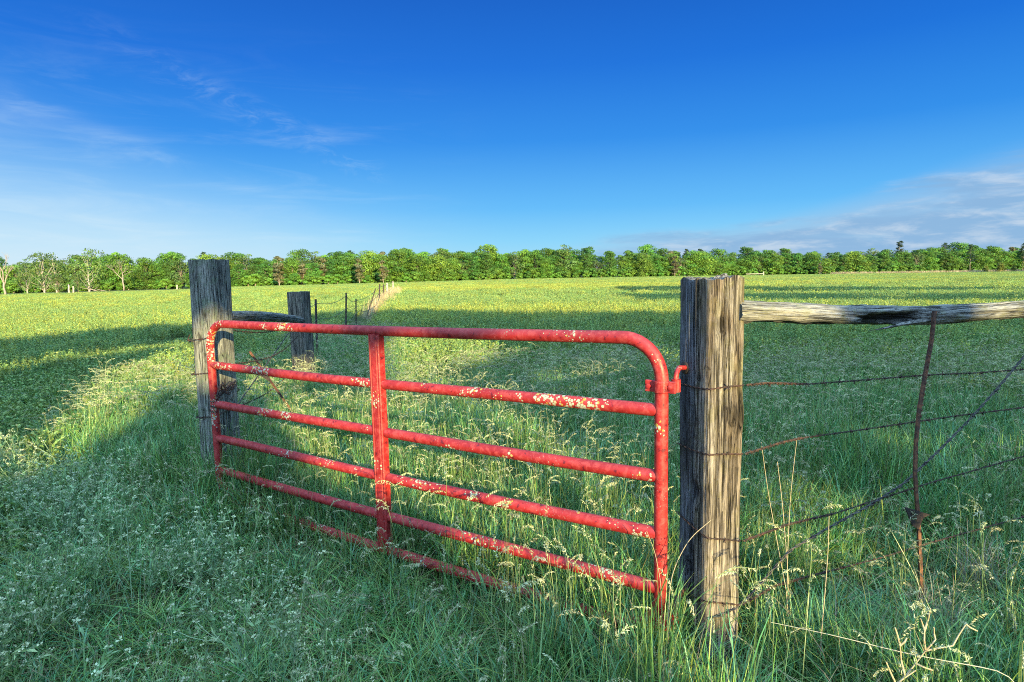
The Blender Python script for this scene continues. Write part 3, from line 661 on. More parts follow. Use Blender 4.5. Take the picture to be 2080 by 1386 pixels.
# ------------------------------------------------------------------ the red gate
GL, GR = (np.array([-2.288, 4.72, 0.118]), np.array([-2.292, 4.72, 1.472])), (np.array([0.651, 2.70, 0.150]), np.array([0.651, 2.70, 1.508]))
def gp(u, v):
    a = GL[0] + (GL[1] - GL[0]) * v; b = GR[0] + (GR[1] - GR[0]) * v
    p = a + (b - a) * u
    return p + np.array([0, 0, -0.012 * math.sin(math.pi * u)])        # a slight sag
def STILE_AT(z): return gp(1.0, (z - GR[0][2]) / (GR[1][2] - GR[0][2]))
GLEN = float(np.linalg.norm(GR[0] - GL[0])); GH = 1.356
GDIR = (GR[0] - GL[0]); GDIR[2] = 0; GDIR /= np.linalg.norm(GDIR); GNRM = np.array([GDIR[1], -GDIR[0], 0])   # towards the viewer
def red_gate():
    root = empty('farm_gate', GR[0] * np.array([1, 1, 0]), 'red six bar tubular steel farm gate spotted with lichen, hung between two timber posts', 'gate')
    R0 = 0.030; cr = 0.185
    pts = []
    def arc(cu, cv, a0, a1, ru):
        for q in np.linspace(a0, a1, 12): pts.append(gp((cu + ru * math.cos(q)) / GLEN, (cv + cr * math.sin(q)) / GH))
    pi = math.pi
    def line(a, b, n):
        for q in np.linspace(0, 1, n + 2)[1:-1]: pts.append(gp((a[0] + (b[0] - a[0]) * q) / GLEN, (a[1] + (b[1] - a[1]) * q) / GH))
    ru = cr
    arc(GLEN - ru, GH - cr, 0, pi / 2, ru); line((GLEN - ru, GH), (ru, GH), 16)
    arc(ru, GH - cr, pi / 2, pi, ru); line((0, GH - cr), (0, cr), 8)
    arc(ru, cr, pi, 1.5 * pi, ru); line((ru, 0), (GLEN - ru, 0), 16)
    arc(GLEN - ru, cr, 1.5 * pi, 2 * pi, ru); line((GLEN, cr), (GLEN, GH - cr), 8)
    b = MB(); b.tube(pts, R0, 20, closed=True); b.build('frame', M_RED, root, smooth_=True)
    for v in (0.765, 0.546, 0.345, 0.160):
        b = MB(); us = np.concatenate([[0.0, 0.010, 0.018, 0.03], np.linspace(0.06, 0.94, 14), [0.975, 0.987, 0.994, 1.0]])
        rad = np.full(len(us), R0 * 0.985); rad[0] = rad[-1] = R0 * 0.70; rad[1] = rad[-2] = R0 * 0.90; rad[2] = rad[-3] = R0 * 0.97
        rng = np.random.default_rng(int(v * 1000))
        P = [gp(u, v) + np.array([0, 0, 0.004 * math.sin(u * 7 + v * 20)]) for u in us]
        b.tube(P, rad, 20); b.build('bar', M_RED, root, smooth_=True)
    # channel brace down the middle, its web facing the viewer
    b = MB(); uc = 0.507; hw = 0.043
    up = np.array([0, 0, 1.0])
    prof = [(-hw, -0.012), (-hw, 0.030), (-hw + 0.004, 0.035), (-hw + 0.010, 0.036), (-hw + 0.013, 0.031), (-hw + 0.020, 0.031), (-hw + 0.023, 0.036), (hw - 0.023, 0.036), (hw - 0.020, 0.031), (hw - 0.013, 0.031), (hw - 0.010, 0.036), (hw - 0.004, 0.035), (hw, 0.030), (hw, -0.012), (hw - 0.004, -0.012), (hw - 0.004, 0.022), (-hw + 0.004, 0.022), (-hw + 0.004, -0.012)]
    n = len(prof); rows = []
    vs = np.linspace(0.018, 0.986, 12)
    for v in vs:
        c = gp(uc, v); rows.append([c + GDIR * a + GNRM * d for a, d in prof])
    V = np.array(rows).reshape(-1, 3); fs = []
    for i in range(len(vs) - 1):
        for j in range(n): fs.append((i * n + j, i * n + (j + 1) % n, (i + 1) * n + (j + 1) % n, (i + 1) * n + j))
    fs += [tuple(range(n))[::-1], tuple((len(vs) - 1) * n + j for j in range(n))]
    b.add(V, fs); b.build('brace', M_RED, root)
    # strap hinges clamped round the hinge stile
    for z in (1.295, 0.205):
        c = STILE_AT(z); h = MB(); th = np.linspace(0, 2 * pi, 25)[:-1]
        ring = [c + 0.0355 * (math.cos(a) * GDIR + math.sin(a) * GNRM) for a in th]
        lo, hi = [p - up * 0.026 for p in ring], [p + up * 0.026 for p in ring]
        k = len(ring); h.add(lo + hi, [(i, (i + 1) % k, k + (i + 1) % k, k + i) for i in range(k)] + [tuple(range(k))[::-1], tuple(range(k, 2 * k))])
        h.box(c - GDIR * 0.052, GDIR * 0.022, GNRM * 0.008, up * 0.026); h.box(c + GDIR * 0.046 + GNRM * 0.004, GDIR * 0.020, GNRM * 0.008, up * 0.026)
        s_ = h.build('hinge', M_RED, root, bevel=0.003)
        pin = c + np.array([0.068, 0.02, 0]); sl = MB(); sl.tube([pin - up * 0.028, pin + up * 0.028], 0.021, 16); sl.build('sleeve', M_RED, s_, smooth_=False)
        for sgn in (-1, 1):
            q = c + GDIR * (0.056 if sgn < 0 else 0.043) * sgn + GNRM * 0.012
            bo = MB(); bo.tube([q, q + GNRM * 0.006, q + GNRM * 0.0075], [0.012, 0.012, 0.006], 6); bo.build('bolt', M_RED, s_)
red_gate(); right_post()

LP = np.array([-2.52, 5.16, 0.0])
def other_posts():
    tp, bp = at(424, 528, 5.16), at(452, 950, 5.16); bp = bp + (bp - tp) * ((bp[2] + 0.3) / (tp[2] - bp[2]))
    r = timber(bp, tp, 0.122, 0.122, math.radians(-17), 8, 96, 150, 6.0, 0.006,
               cracks=[(4.55, 0.030, 0.022, 0.80, 1.0), (4.75, 0.016, 0.02, 0.55, 0.93), (4.2, 0.010, 0.02, 0.2, 0.6), (5.2, 0.010, 0.02, 0.3, 0.8)], knots=[(4.4, 0.72, 0.02, 0.012), (4.95, 0.80, 0.025, 0.014)], rag1=0.006)
    o = r.build('gate_post', M_GREYPOST, origin=LP, smooth_=True); tag(o, 'tallest grey green timber post, behind the latch end of the red gate', 'gate post')
    P2 = at(606, 593, 9.6); P2[2] = 0
    z2 = at(606, 593, 9.6)[2]
    b = timber(P2 + np.array([0.03, 0, -0.3]), P2 + np.array([0, 0, z2]), 0.135, 0.135, math.radians(-17), 15, 72, 90, 6.0, 0.008, cracks=[(4.4, 0.02, 0.03, 0.2, 0.9), (5.0, 0.015, 0.03, 0.5, 1)], rag1=0.01)
    tag(b.build('fence_post', M_OLDPOST, origin=P2, smooth_=True), 'short dark old timber post at the far end of the left brace rail', 'fence post')
    a = at(462, 645, 5.28); e = at(612, 652, 9.42)
    b = timber(a, e, 0.055, 0.048, 0.3, 22, 40, 70, 2.6, 0.007, bend=0.03, rag1=0.05)
    tag(b.build('brace_rail', M_RAIL, origin=a, smooth_=True), 'lichen covered brace rail between the tallest post and the short dark post', 'fence rail')
other_posts()

# right fence: rail, anchor post, wires
FP, FD = np.array([1.00, 2.80]), np.array([0.94, 0.34])
def fence(px, py, off=0.0):
    """The point of the right fence's plane (moved off metres towards the viewer) seen through a pixel."""
    d = ray(px, py); p0 = FP + np.array([0.34, -0.94]) * off
    n = np.array([-FD[1], FD[0]]); t = (n @ p0) / (n @ d[:2]); return EYE + d * t
def right_rail():
    a = fence(1488, 633); e = fence(2330, 612)
    L = np.linalg.norm(e - a)
    pts = [(1488, 633), (1600, 637), (1700, 641), (1800, 640), (1900, 641), (2000, 634), (2080, 628), (2200, 622), (2330, 617)]
    P = np.array([fence(*p) for p in pts]); tt = np.linalg.norm(P - a, axis=1) / L
    na, nl = 64, 220; t = np.linspace(0, 1, nl)
    C0 = np.stack([np.interp(t, tt, P[:, k]) for k in range(3)], 1)
    k = np.ones(9) / 9; C1 = np.stack([np.convolve(np.pad(C0[:, q], 4, 'edge'), k, 'valid') for q in range(3)], 1)
    Z = np.array([FD[0], FD[1], 0]); Z /= np.linalg.norm(Z); Y = np.array([0, 0, 1.0]); X = np.array([Z[1], -Z[0], 0])   # X looks at the viewer
    th = np.linspace(0, 2 * math.pi, na, endpoint=False); TH, T = np.meshgrid(th, t); ax = T * L
    pxl = np.array([1506 + (2330 - 1506) * q for q in t])
    base = np.interp(t, [0, 0.1, 0.28, 0.5, 1], [0.051, 0.051, 0.051, 0.049, 0.051])[:, None]
    rad = base * (1 + 0.30 * (fbm(np.cos(TH) * 1.5 + 4, ax * 3 + np.sin(TH), 41) - 0.5) + 0.10 * (vn(TH * 3, ax * 14, 48) - 0.5)) - 0.005 * np.clip(0.5 - vn(TH * 9, ax * 4, 43), 0, 1) * 4 - 0.002 * vn(TH * 24, ax * 9, 44)
    # the rotten hollow in the lower front
    tl = lambda px: float(np.linalg.norm(fence(px, 640) - a) / L)
    h0, h1 = tl(1738), tl(1850)
    ang = (TH + 0.62 + 0.45 * (T - h0) / (h1 - h0) * -1.0 + math.pi) % (2 * math.pi) - math.pi
    jag = 0.35 * (vn(ax * 26, TH * 2, 47) - 0.5)
    hole = smooth(h0 - 0.012, h0 + 0.008, T + 0.02 * (vn(TH * 6, TH * 0, 5) - 0.5)) * smooth(h1 + 0.03, h1 - 0.02, T) * smooth(0.85, 0.62, np.abs(ang) + jag)
    under = smooth(0.02, 0.05, T) * smooth(h1 - 0.0, h0, T) * smooth(0.5, 0.3, np.abs((TH + 1.45 + math.pi) % (2 * math.pi) - math.pi) + 0.3 * (vn(ax * 12, TH * 0, 49) - 0.5))
    rad = rad * (1 - 0.66 * hole) * (1 - (0.10 + 0.35 * vn(ax * 16, TH * 2, 50)) * under)
    tone = (1 - 0.90 * hole) * (1 - 0.75 * under)
    V = C1[:, None] + rad[..., None] * (np.cos(TH)[..., None] * X + np.sin(TH)[..., None] * Y)
    G = np.stack([rad * np.cos(TH), rad * np.sin(TH), ax * 1.0 + 2], -1)
    aa = (np.arange(nl - 1)[:, None] * na + np.arange(na)[None]); b2 = np.arange(nl - 1)[:, None] * na + (np.arange(na)[None] + 1) % na
    f = np.stack([aa, b2, b2 + na, aa + na], -1).reshape(-1, 4)
    mb = MB(); mb.add(V.reshape(-1, 3), f, np.repeat(tone.reshape(-1, 1), 3, 1), G.reshape(-1, 3))
    mb.add(V[-1], [tuple(range(na))]); mb.add(V[0], [tuple(range(na))[::-1]])
    r = empty('fence_rail', a, 'silvery weathered split rail with a rotten dark hollow, fixed to the right gate post', 'fence rail')
    mb.build('log', M_RAIL, r, smooth_=True)
    # long splinter hanging off the broken underside
    sp = MB(); q = [(1895, 650), (1862, 655), (1832, 659), (1802, 666), (1768, 672)]; w = [0.016, 0.015, 0.011, 0.0075, 0.002]
    S = [fence(px, py, 0.035) for px, py in q]
    rows = []
    for p, ww in zip(S, w): rows += [p + Y * ww + X * 0.004, p + X * (ww * 0.8), p - Y * ww * 0.7, p - X * 0.006]
    fs = [(i * 4 + j, i * 4 + (j + 1) % 4, (i + 1) * 4 + (j + 1) % 4, (i + 1) * 4 + j) for i in range(4) for j in range(4)] + [(16, 17, 18, 19)]
    sp.add(rows, fs, (1.1, 1.1, 1.1), np.array([[0.01 * i, 0.004 * j, i * 0.1] for i in range(5) for j in range(4)]))
    sp.build('splinter', M_RAIL, r)
right_rail()

def strand(mb, P, r=0.0021, twist=0.0028, pitch=0.035, barbs=0.125, rng=None, n=5):
    """Two wires twisted round each other along P with four pointed barbs at intervals."""
    P = np.asarray(P, float); seg = np.linalg.norm(np.diff(P, axis=0), axis=1); s = np.concatenate([[0], np.cumsum(seg)]); L = s[-1]
    k = max(12, int(L / pitch * 5)); k = min(k, 900); q = np.linspace(0, L, k)
    C = np.stack([np.interp(q, s, P[:, j]) for j in range(3)], 1)
    kk = np.ones(7) / 7; C = np.stack([np.convolve(np.pad(C[:, j], 3, 'edge'), kk, 'valid') for j in range(3)], 1)
    T = np.gradient(C, axis=0); T /= np.linalg.norm(T, axis=1, keepdims=True)
    A = np.cross(T, np.array([0.13, 0.2, 1.0])); A /= np.linalg.norm(A, axis=1, keepdims=True); B = np.cross(T, A)
    ph = q / pitch * 2 * math.pi * 0.5
    for o in (0, math.pi):
        mb.tube(C + twist * (np.cos(ph + o)[:, None] * A + np.sin(ph + o)[:, None] * B), r, n)
    if barbs:
        x = barbs * 0.6
        while x < L - 0.02:
            i = int(x / L * (k - 1))
            for w in range(4):
                a = rng.uniform(0, 6.28); d = np.cos(a) * A[i] + np.sin(a) * B[i] + T[i] * rng.uniform(-0.5, 0.5)
                mb.tube([C[i] + T[i] * 0.004 * (w - 1.5) - d * 0.004, C[i] + T[i] * 0.004 * (w - 1.5) + d * 0.019], [r * 1.1, r * 0.4], 4)
            tp = np.linspace(-1, 1, 9); mb.tube([C[i] + T[i] * 0.008 * z + 0.005 * (math.cos(z * 9) * A[i] + math.sin(z * 9) * B[i]) for z in tp], r, 4)
            x += barbs * rng.uniform(0.9, 1.1)

def wires():
    rng = np.random.default_rng(9)
    side = np.array([-math.cos(PA), -math.sin(PA)]); lit = np.array([math.sin(PA), -math.cos(PA)])       # left and right face normals of the post
    def around(zl, zc, zr):
        """Turn of wire over the two faces of the right post that are seen."""
        c = RP[:2]; k = 0.099; k2 = 0.124
        pl = c + side * k - lit * 0.12; pc = c + side * k + lit * k2; pr = c - side * 0.095 + lit * k2; pr2 = c - side * k - lit * 0.02
        return [np.array([*pl, zl]), np.array([*(pl + (pc - pl) * 0.55), zl * 0.45 + zc * 0.55 - 0.006]), np.array([*pc, zc]), np.array([*(pc + (pr - pc) * 0.5), (zc + zr) / 2 + 0.004]), np.array([*pr, zr]), np.array([*pr2, zr + 0.01])]
    def zat(px, py): return float(fence(px, py)[2])
    specs = [('uppermost barbed wire on the right fence, wrapped on the post below the hinge', [(1380, 782), (1447, 791), (1518, 776)], [(1518, 777), (1560, 779), (1640, 781), (1760, 772), (1870, 763), (1980, 758), (2080, 751), (2300, 738)]),
             ('second barbed wire from the top on the right fence, with a rusty splice', [(1385, 908), (1447, 924), (1518, 912)], [(1518, 914), (1590, 899), (1630, 890), (1760, 872), (1930, 847), (2080, 828), (2300, 800)]),
             ('third barbed wire on the right fence, meeting the diagonal brace wire', [(1385, 1050), (1447, 1093), (1518, 1084)], [(1518, 1084), (1600, 1066), (1690, 1045), (1800, 1010), (1890, 981), (2000, 950), (2080, 927), (2300, 880)]),
             ('lowest barbed wire on the right fence, sinking into the grass', [(1390, 1205), (1447, 1222), (1518, 1210)], [(1518, 1207), (1575, 1190), (1680, 1162), (1780, 1136), (1900, 1100), (2080, 1050), (2300, 1000)])]
    for lab, turn, run in specs:
        b = MB(); zs = [float(at(px, py, 2.72)[2]) if i == 1 else float(at(px, py, 2.87)[2]) for i, (px, py) in enumerate(turn)]
        loop = around(*zs); strand(b, loop, barbs=0, rng=rng)
        c = loop[3]
        for w in range(5):
            a = rng.uniform(0, 6.28); d = np.array([lit[0] * 0.5, lit[1] * 0.5, 0]) + np.array([-lit[1], lit[0], 0]) * math.cos(a) + np.array([0, 0, math.sin(a)])
            b.tube([c, c + d * 0.016], [0.0022, 0.0008], 4)
        P = [loop[-2]] + [fence(*p) for p in run[1:]]
        strand(b, P, barbs=0.105, rng=rng)
        # the wire's end wrapped back over itself near the post
        W = [P[0] + (P[1] - P[0]) * q for q in np.linspace(0.05, 1, 4)] + [P[2]]
        strand(b, W, r=0.0022, twist=0.0055, pitch=0.022, barbs=0, rng=rng)
        tag(b.build('barbed_wire', M_RUST, origin=loop[0], smooth_=True), lab, 'barbed wire', 'barbed wires of the right fence')
    b = MB(); P = [fence(*p, 0.02) for p in [(1452, 1250), (1500, 1232), (1518, 1216), (1606, 1117), (1688, 1070), (1770, 1025), (1838, 981), (1905, 918), (1972, 850), (2030, 785), (2080, 725), (2180, 610)]]
    P[0] = np.array([*(RP[:2] + side * 0.1 + lit * 0.126), P[0][2]]); P[1] = np.array([*(RP[:2] + lit * 0.126 - side * 0.05), P[1][2]])
    strand(b, P, r=0.0032, twist=0.0042, pitch=0.05, barbs=0.2, rng=rng)
    tag(b.build('brace_wire', M_WIRE, origin=P[0], smooth_=True), 'thick twisted diagonal brace wire rising to the right from the foot of the right post', 'wire')
    # rusty anchor post leaning at the right rail
    pts = [(1899, 632), (1893, 690), (1880, 760), (1868, 830), (1861, 900), (1859, 960), (1862, 1010), (1866, 1060), (1870, 1150), (1872, 1200)]
    A = [fence(px, py, 0.07) for px, py in pts]; A.append(A[-1] * np.array([1, 1, 0]) + np.array([0, 0, -0.1]))
    r = empty('steel_fence_post', A[-1] + np.array([0, 0, 0.1]), 'thin bent rusty steel post with an arrow shaped plate, leaning on the split rail', 'fence post')
    s = MB(); P = np.array(A); w = 0.0088
    rows = []
    for p in P:                                    # T section
        for a, d in ((-w, 0.004), (w, 0.004), (w, 0.0), (0.002, -0.001), (0.002, -0.014), (-0.002, -0.014), (-0.002, -0.001), (-w, 0.0)):
            rows.append(p + np.array([1, 0.2, 0]) * a + np.array([0.2, -1, 0]) * d)
    n = len(P); s.add(rows, [(i * 8 + j, i * 8 + (j + 1) % 8, (i + 1) * 8 + (j + 1) % 8, (i + 1) * 8 + j) for i in range(n - 1) for j in range(8)] + [tuple(range(8))[::-1]])
    for i in range(2, 20):                         # studs
        c = P[0] + (P[4] - P[0]) * i / 24; s.box(c + np.array([0.2, -1, 0]) * 0.006, np.array([0.003, 0, 0]), np.array([0, 0.003, 0]), np.array([0, 0, 0.004]))
    s.build('shaft', M_RUSTO, r)
    pl = MB(); q = [(1838, 1030), (1890, 1046), (1876, 1052), (1872, 1062), (1866, 1076), (1854, 1068)]; V = [fence(px, py, 0.088) for px, py in q]; V2 = [v + np.array([-0.34, 0.94, 0]) * 0.005 for v in V]
    k = len(q); pl.add(V + V2, [tuple(range(k)), tuple(range(2 * k - 1, k - 1, -1))] + [(i, (i + 1) % k, k + (i + 1) % k, k + i) for i in range(k)]); pl.build('anchor_plate', M_DARKIRON, r)
    tie = MB(); p = np.array(fence(1897, 645, 0.055)); tie.tube([p + np.array([0.03 * math.cos(a), -0.015 * math.sin(a), 0.004 * a]) for a in np.linspace(0, 9, 24)], 0.0018, 5)
    tie.build('wire_tie', M_RUST, r)
    # wires round the left post
    for k, (z, lab) in enumerate(((1.32, 'wire with a bent loose end round the tallest post, at the gate top corner'), (1.04, 'dark wire round the tallest post below the second bar'), (0.68, 'dark wire round the tallest post at the fourth bar'), (0.28, 'lowest wire round the tallest post near the grass'))):
        b = MB(); h = 0.128; ca, sa = math.cos(math.radians(-17)), math.sin(math.radians(-17)); ln = (1.0 - z) * 0.04 + 0.035
        cor = [np.array([LP[0] + ca * x - sa * y + ln, LP[1] + sa * x + ca * y, z + dz]) for x, y, dz in ((-h, h, .02), (-h, 0, 0.01), (-h, -h, -.015), (-0.05, -h, -0.004), (0.06, -h, 0.006), (h, -h, 0.03), (h, 0, 0.05), (h, h, 0.05))]
        if k == 0: cor = [cor[1] + np.array([-0.06, 0, 0.02]), cor[1] + np.array([-0.09, 0, -0.02]), cor[1] + np.array([-0.04, -0.02, -0.05])] + cor[1:]
        strand(b, cor, barbs=0.13, rng=rng, r=0.0024)
        # on to the short post
        t = at(606, 700, 9.5); e = np.array([t[0], t[1], z - 0.12]); st = cor[-1]
        strand(b, [st + (e - st) * q + np.array([0, 0, -0.10 * math.sin(math.pi * q)]) for q in np.linspace(0, 1, 14)], barbs=0.13, rng=rng, r=0.0022)
        tag(b.build('barbed_wire', M_RUST, origin=cor[0], smooth_=True), lab, 'barbed wire', 'wires round the tallest post')
    b = MB(); strand(b, [at(590, 672, 9.4), at(560, 715, 8.3), at(525, 763, 7.0), at(490, 812, 5.9), at(468, 850, 5.4)], r=0.004, twist=0.005, pitch=0.08, barbs=0, rng=rng)
    tag(b.build('brace_wire', M_WIRE, origin=at(590, 672, 9.4), smooth_=True), 'diagonal brace wire from the short dark post down to the tallest post', 'wire')
    # knot of rusty wire that ties the gate shut
    b = MB()
    for q in range(9):
        ctrl = [at(438 + rng.uniform(-3, 5), 812 + rng.uniform(-8, 10), 4.68), at(446 + rng.uniform(-5, 6), 795 + rng.uniform(-22, 8), 4.72), at(456 + rng.uniform(-8, 12), 800 + rng.uniform(-16, 12), 4.78), at(466 + rng.uniform(-6, 12), 788 + rng.uniform(-14, 10), 4.88), at(478 + rng.uniform(-8, 8), 780 + rng.uniform(-10, 8), 4.97)]
        C = np.array(ctrl); u = np.linspace(0, 4, 30); Cc = np.stack([np.interp(u, range(5), C[:, j]) for j in range(3)], 1); kk = np.ones(5) / 5
        Cc = np.stack([np.convolve(np.pad(Cc[:, j], 2, 'edge'), kk, 'valid') for j in range(3)], 1); b.tube(Cc, 0.0042, 5)
    for q in range(16):
        c = at(rng.uniform(440, 486), rng.uniform(772, 812), rng.uniform(4.74, 4.95)); d = rng.normal(size=3); d /= np.linalg.norm(d); b.tube([c - d * 0.02, c + d * 0.02], [0.004, 0.0015], 4)
    for q in range(14):
        a = q / 13 * 12; b.tube([gp(0.0, 0.50) + 0.035 * (math.cos(a + z) * GDIR + math.sin(a + z) * GNRM) + np.array([0, 0, 0.006 * q + z * 0.002]) for z in np.linspace(0, 2.2, 6)], 0.003, 4)
    tag(b.build('wire_knot', M_RUST, origin=at(440, 810, 4.7), smooth_=True), 'rusty tangle of barbed wire tying the red gate to the tallest post', 'wire')
wires()

def left_fence():
    rng = np.random.default_rng(12)
    G = 'thin steel posts of the wire fence between the fields'
    tops = []
    for px, py, d, bpx, lab in ((641, 608, 12.5, 640, 'dark steel fence post nearest the short wooden post'), (703, 595, 16.5, 699, 'tallest dark steel fence post of the line between the fields'), (723, 608, 21, 722, 'short thin steel fence post third in the line between the fields'),
                           (763, 586, 27, 742, 'strongly leaning steel fence post before the tan grass'), (771, 577, 40, 770, 'far slim fence post left of the tan grass'), (779, 578, 48, 779, 'far slim fence post within the tan grass')):
        t = at(px, py, d); g = at(bpx, py + 40, d); g[2] = float(terrain(g[0], g[1])); tops.append(t)
        b = MB(); w = 0.021 if d < 30 else 0.045
        dr = (t - g); 
        for a, q in ((np.array([w, 0, 0]), np.array([0, 0.005, 0])), (np.array([0.005, 0, 0]), np.array([0, w * 0.8, 0]))): b.box((t + g) / 2 + np.array([0, a[0] * 0.0 + q[1] * 0.9, 0]), a, q, dr / 2)
        for i in range(16): b.box(g + dr * (0.3 + 0.68 * i / 16) + np.array([0, -0.012, 0]), [0.007, 0, 0], [0, 0.008, 0], [0, 0, 0.012])
        tag(b.build('steel_fence_post', M_DARKIRON, origin=g), lab, 'fence post', G)
    for px, py, d, lab in ((786, 575, 58, 'pale wooden fence post standing in the tan grass'), (798, 572, 85, 'last pale wooden fence post at the end of the wire fence')):
        t = at(px, py, d); g = t.copy(); g[2] = float(terrain(g[0], g[1])); b = MB(); limb(b, g - [0, 0, 0.2], t, 0.11, 0.09, rng, 8, 4, 0.01); tops.append(t)
        tag(b.build('fence_post', M_SIGHT, origin=g), lab, 'fence post', 'pale posts at the end of the wire fence')
    P2 = at(606, 600, 9.6)
    for k, lab in ((0.08, 'top wire'), (0.40, 'middle wire'), (0.72, 'bottom wire')):
        b = MB(); nodes = [P2 - [0, 0, k]] + [t - np.array([0, 0, k * (1 if i != 2 else 0.6)]) for i, t in enumerate(tops)]
        pts = []
        for a, e in zip(nodes[:-1], nodes[1:]):
            for q in np.linspace(0, 1, 9)[:-1]: pts.append(a + (e - a) * q + np.array([0, 0, -0.09 * math.sin(math.pi * q)]))
        pts.append(nodes[-1]); b.tube(pts, np.interp(np.linspace(0, 1, len(pts)), [0, 0.3, 1], [0.004, 0.006, 0.014]), 5)
        tag(b.build('fence_wire', M_WIRE, origin=P2), f'{lab} of the sagging wire fence between the two fields', 'wire', 'wires of the fence between the fields')
    # leaning rod with a plate by the gate's left half
    t = at(507, 714, 6.5); e = at(592, 835, 6.55); d = (e - t) / (t[2] - e[2]); g = e + d * (e[2] + 0.05)
    r = empty('steel_fence_post', g, 'rusty steel stake leaning steeply in the grass behind the left half of the gate', 'fence post')
    b = MB(); ax = (g - t); sd_ = np.cross(ax, [0, 1, 0]); sd_ /= np.linalg.norm(sd_)
    for a, q in ((0.012, 0.003), (0.003, 0.012)): b.box((t + g) / 2 + np.array([0, 0.002 if a > q else 0, 0]), sd_ * a, np.array([0, q, 0]), ax / 2)
    b.build('shaft', M_RUSTO, r)
    c = at(541, 765, 6.45); p = MB(); V = [c + sd_ * a + ax / np.linalg.norm(ax) * q for a, q in ((-0.055, -0.05), (0.055, -0.05), (0.0, 0.07))]; V2 = [v + np.array([0, 0.005, 0]) for v in V]
    p.add(V + V2, [(0, 1, 2), (5, 4, 3), (0, 3, 4, 1), (1, 4, 5, 2), (2, 5, 3, 0)]); p.build('anchor_plate', M_DARKIRON, r)
left_fence()

# ------------------------------------------------------------------ grass and field plants
PCOL = {}
def collection(key):
    if key not in PCOL: PCOL[key] = bpy.data.collections.new(key)
    return PCOL[key]
GR_A = np.array([(0.072, 0.180, 0.046), (0.100, 0.210, 0.046), (0.048, 0.155, 0.054), (0.150, 0.225, 0.050)])
STRAW = np.array([0.24, 0.20, 0.10])
def blades(mb, rng, n, rad, h, w, lean=(0.15, 0.7), dry=0.06, pal=GR_A, lev=4):
    az = rng.uniform(0, 6.283, n); r = rad * np.sqrt(rng.uniform(0, 1, n)); a2 = rng.uniform(0, 6.283, n)
    base = np.stack([np.cos(a2) * r, np.sin(a2) * r, np.full(n, -0.02)], 1)
    az = np.where(rng.uniform(size=n) < 0.5, a2 + rng.normal(0, 0.7, n), az)
    H = rng.uniform(*h, n); c = rng.uniform(*lean, n); wd = rng.uniform(*w, n)
    D = np.stack([np.cos(az), np.sin(az), np.zeros(n)], 1); fa = az + math.pi / 2 + rng.normal(0, 0.5, n)
    S = np.stack([np.cos(fa), np.sin(fa), np.zeros(n)], 1)
    t = np.linspace(0, 1, lev + 1); V = []
    for i, q in enumerate(t):
        p = base + H[:, None] * (np.array([0, 0, 1.0]) * (q - 0.42 * c[:, None] * q ** 3) + D * c[:, None] * (0.25 * q + 0.75 * q ** 2.2))
        if i < lev:
            ww = wd[:, None] * 0.5 * (1 - 0.75 * q ** 2) * (0.7 + 0.6 * q if q < 0.5 else 1.0); V += [p - S * ww, p + S * ww]
        else: V.append(p)
    V = np.stack(V, 1); k = V.shape[1]
    col = pal[rng.integers(0, len(pal), n)] * rng.uniform(0.75, 1.3, (n, 1))
    isd = rng.uniform(size=n) < dry; col[isd] = STRAW * rng.uniform(0.5, 1.1, (isd.sum(), 1))
    C = np.repeat(col[:, None], k, 1)
    idx = np.arange(n)[:, None] * k
    quads = np.concatenate([idx + np.array([2 * i, 2 * i + 1, 2 * i + 3, 2 * i + 2]) for i in range(lev - 1)])
    tri = idx + np.array([2 * lev - 2, 2 * lev - 1, 2 * lev])
    f = [tuple(x) for x in quads.tolist()] + [tuple(x) for x in tri.tolist()]
    mb.add(V.reshape(-1, 3), f, C.reshape(-1, 3))
def ribbon(mb, P, w, col, rng):
    P = np.asarray(P, float); T = np.gradient(P, axis=0); S = np.cross(T, rng.normal(size=3)); S /= np.maximum(np.linalg.norm(S, axis=1, keepdims=True), 1e-6)
    w = np.broadcast_to(np.asarray(w, float), (len(P),))[:, None]; V = np.stack([P - S * w / 2, P + S * w / 2], 1).reshape(-1, 3)
    mb.add(V, [(2 * i, 2 * i + 1, 2 * i + 3, 2 * i + 2) for i in range(len(P) - 1)], col)
